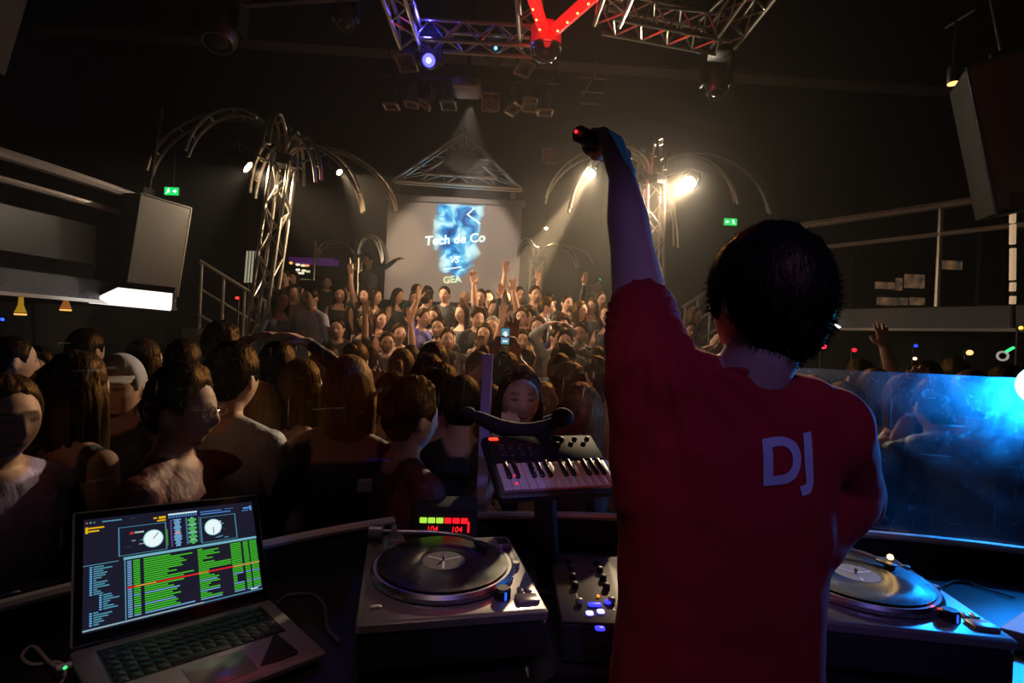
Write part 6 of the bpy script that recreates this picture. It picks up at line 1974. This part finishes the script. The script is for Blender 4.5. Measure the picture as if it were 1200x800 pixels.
# T-shirt: loose shell over torso and upper arms, with folds
sb = MB()
TS = [(.80, .178, .128, 0), (.90, .182, .132, .004), (1.00, .178, .128, .004), (1.10, .174, .124, .004), (1.20, .178, .126, .004), (1.30, .186, .128, .002), (1.38, .180, .116, .004), (1.43, .150, .096, .010), (1.475, .100, .084, .016), (1.505, .078, .074, .018)]
loft_torso(sb, TS, 40, lambda z: Vector((0, 0, 0.022 if z > 1.35 else 0)))
for s in (1, -1):
    sb.cap((0.025*s, .02, 1.478), (0.12*s, .015, 1.445 if s < 0 else 1.50), .064, .076, 18)
sb.cap(Vector((.10, .0, 1.44)), ls_, .088, .080, 20)
sb.cap(ls_, ls_.lerp(le, .42), .079, .069, 20)
sb.cap((.105, .01, 1.30), ls_+Vector((.01, 0, .0)), .088, .072, 18)
sb.cap((-.10, .01, 1.40), rs_, .084, .080, 20)
sb.cap(rs_, rs_.lerp(re, .86), .079, .072, 20)
sb.cap((-.10, .01, 1.24), rs_.lerp(re, .60)+Vector((0, .01, -.035)), .090, .066, 18)
sm = remesh(sb, 0.0068, 5, 'tshirt')
n = len(sm.vertices)
co = np.empty(n*3); sm.vertices.foreach_get('co', co); co = co.reshape(-1, 3)
no = np.empty(n*3); sm.vertices.foreach_get('normal', no); no = no.reshape(-1, 3)
for i in range(n):
    p = co[i]
    # folds: drawn from the raised shoulder across the back, plus hanging folds lower down
    ang = math.atan2(p[2]-1.62, p[0]-0.16)
    rad = math.hypot(p[2]-1.62, p[0]-0.16)
    f1 = noise.noise(Vector((ang*7.0, rad*2.0, p[1]*2)))
    f2 = noise.noise(Vector((p[0]*14, p[1]*10, p[2]*3.0)))
    f3 = noise.noise(Vector((p[0]*9+3, p[1]*9, p[2]*16)))
    low = max(0, min(1, (1.35-p[2])/0.4))
    dsp = 0.007*f1*(1-0.5*low)+0.009*f2*low+0.004*f3
    co[i] = p+no[i]*dsp
sm.vertices.foreach_set('co', co.ravel())
sm.update()
M_red = mat('red_cotton', (0.34, 0.006, 0.008), 0.9, vary=0.08, scale=60)
sm.materials.clear(); sm.materials.append(M_red)
ts = bpy.data.objects.new('tshirt', sm)
COL.objects.link(ts)
ts.parent = dj
ts['label'] = 'loose red T-shirt with letters on the back'
cl_ = dl_(P(914, 538, 0.80))
lt = project_text(dj, 'DJ', 0.092, (cl_.x, 0, cl_.z), (0, -1, 0), mat('letter_print', (0.50, 0.50, 0.56), 0.8), 'shirt_lettering', 0.14, 0.0028, -9, 0.0025, surf=sm)
lt['label'] = 'pale block letters DJ on the back of the shirt'
# collar
col_pts = [(-0.016+0.072*math.cos(q), 0.024+0.068*math.sin(q), 1.522-0.018*math.cos(q)*0.5+0.010*math.sin(q)) for q in [i*2*PI/28 for i in range(29)]]
co_ = obj('collar', MB().tube(col_pts, 0.010, 8), M_red, None, 'all')
co_.parent = dj
# hair: cap with short tufts
hc = hair_cap(0.026, 0.006, 21, 0.7, -0.022)
hc.v = [hrot @ q for q in hc.v]
ho = obj('hair', hc, M_hair, None, 'all')
ho.parent = dj; ho.location = Vector(ho.location)+DH
ho.color = (0.012, 0.009, 0.008, 1)
tf_ = MB()
rt = random.Random(5)
for i in range(5200):
    z = rt.uniform(-0.75, 1); q = rt.uniform(-PI, PI)
    s = math.sqrt(max(0, 1-z*z))
    dx, dy, dz = s*math.sin(q), -s*math.cos(q), z
    p = head_point(dx, dy, dz)
    if p.z < hairline(q)-0.014: continue
    d = Vector((dx, dy, dz))
    base_ = p+d*0.012*min(1, 0.3+(p.z-hairline(q)+0.02)/0.05)
    t = (d+Vector((rt.gauss(0, .35), rt.gauss(0, .35), rt.gauss(-.15, .35)))).normalized()
    L = rt.uniform(0.012, 0.022)*(0.75+0.45*max(0, dz))
    u, v = frame(t)
    o = len(tf_.v)
    w_ = 0.0011
    tf_.v += [hrot @ (base_+u*w_), hrot @ (base_-u*0.5*w_+v*0.87*w_), hrot @ (base_-u*0.5*w_-v*0.87*w_), hrot @ (base_+t*L)]
    tf_.f += [(o, o+1, o+3), (o+1, o+2, o+3), (o+2, o, o+3)]
tu = obj('hair_tufts', tf_, M_hair, None, False, kind='stuff')
tu.parent = dj; tu.location = Vector(tu.location)+DH
tu.color = (0.02, 0.014, 0.01, 1)
# microphone
mi = thing('microphone', 'black wireless microphone with a red light held up in the fist', 'microphone', WM[dj] @ tail)
tw, hw = WM[dj] @ tail, WM[dj] @ mhead
aw = (hw-tw).normalized()
obj('handle', MB().lathe([(0.017, 0.0), (0.0205, 0.004), (0.0205, 0.06), (0.0185, 0.085), (0.0185, 0.15), (0.021, 0.17)], tw, aw, 24), M_black, mi, True, True)
obj('grille', MB().lathe([(0.021, 0.17), (0.026, 0.178), (0.027, 0.19), (0.025, 0.21), (0.016, 0.225), (0.003, 0.23)], tw, aw, 24), M_steel, mi, True, True)
uu, vv = frame(aw)
obj('status_light', MB().ell(tw-aw*0.001+Vector((-0.004, -0.004, 0.002)), (0.0045, 0.0045, 0.0045), 8, 6), mat('mic_red', (1, .02, .03), .4, emit=(1, .02, .03), strength=2.0), mi, True, True)

# ================================================================== HAZE
hm = bpy.data.materials.new('stage_haze')
hm.use_nodes = True
nt = hm.node_tree
nt.nodes.remove(nt.nodes['Principled BSDF'])
vs = nt.nodes.new('ShaderNodeVolumeScatter')
vs.inputs['Color'].default_value = (0.95, 0.93, 0.9, 1)
vs.inputs['Density'].default_value = HAZE_DENSITY
vs.inputs['Anisotropy'].default_value = 0.1
nt.links.new(vs.outputs[0], nt.nodes['Material Output'].inputs['Volume'])
hm2 = hm.copy()
hm2.name = 'stage_smoke_dense'
hm2.node_tree.nodes['Volume Scatter'].inputs['Density'].default_value = 0.07
hz_ = obj('haze', MB().box((0, 6.3, 3.3), (13.8, 8.0, 6.4)), hm, None, False, label='thin stage smoke filling the hall above the crowd', cat='haze', kind='stuff')
obj('smoke_cloud', MB().ell(P(715, 262, 7.9), (2.5, 1.55, 1.5), 40, 24), None, None, 'all', label='denser cloud of smoke lit by the spotlights of the right palm truss', cat='haze', kind='stuff').data.materials.append(hm2)
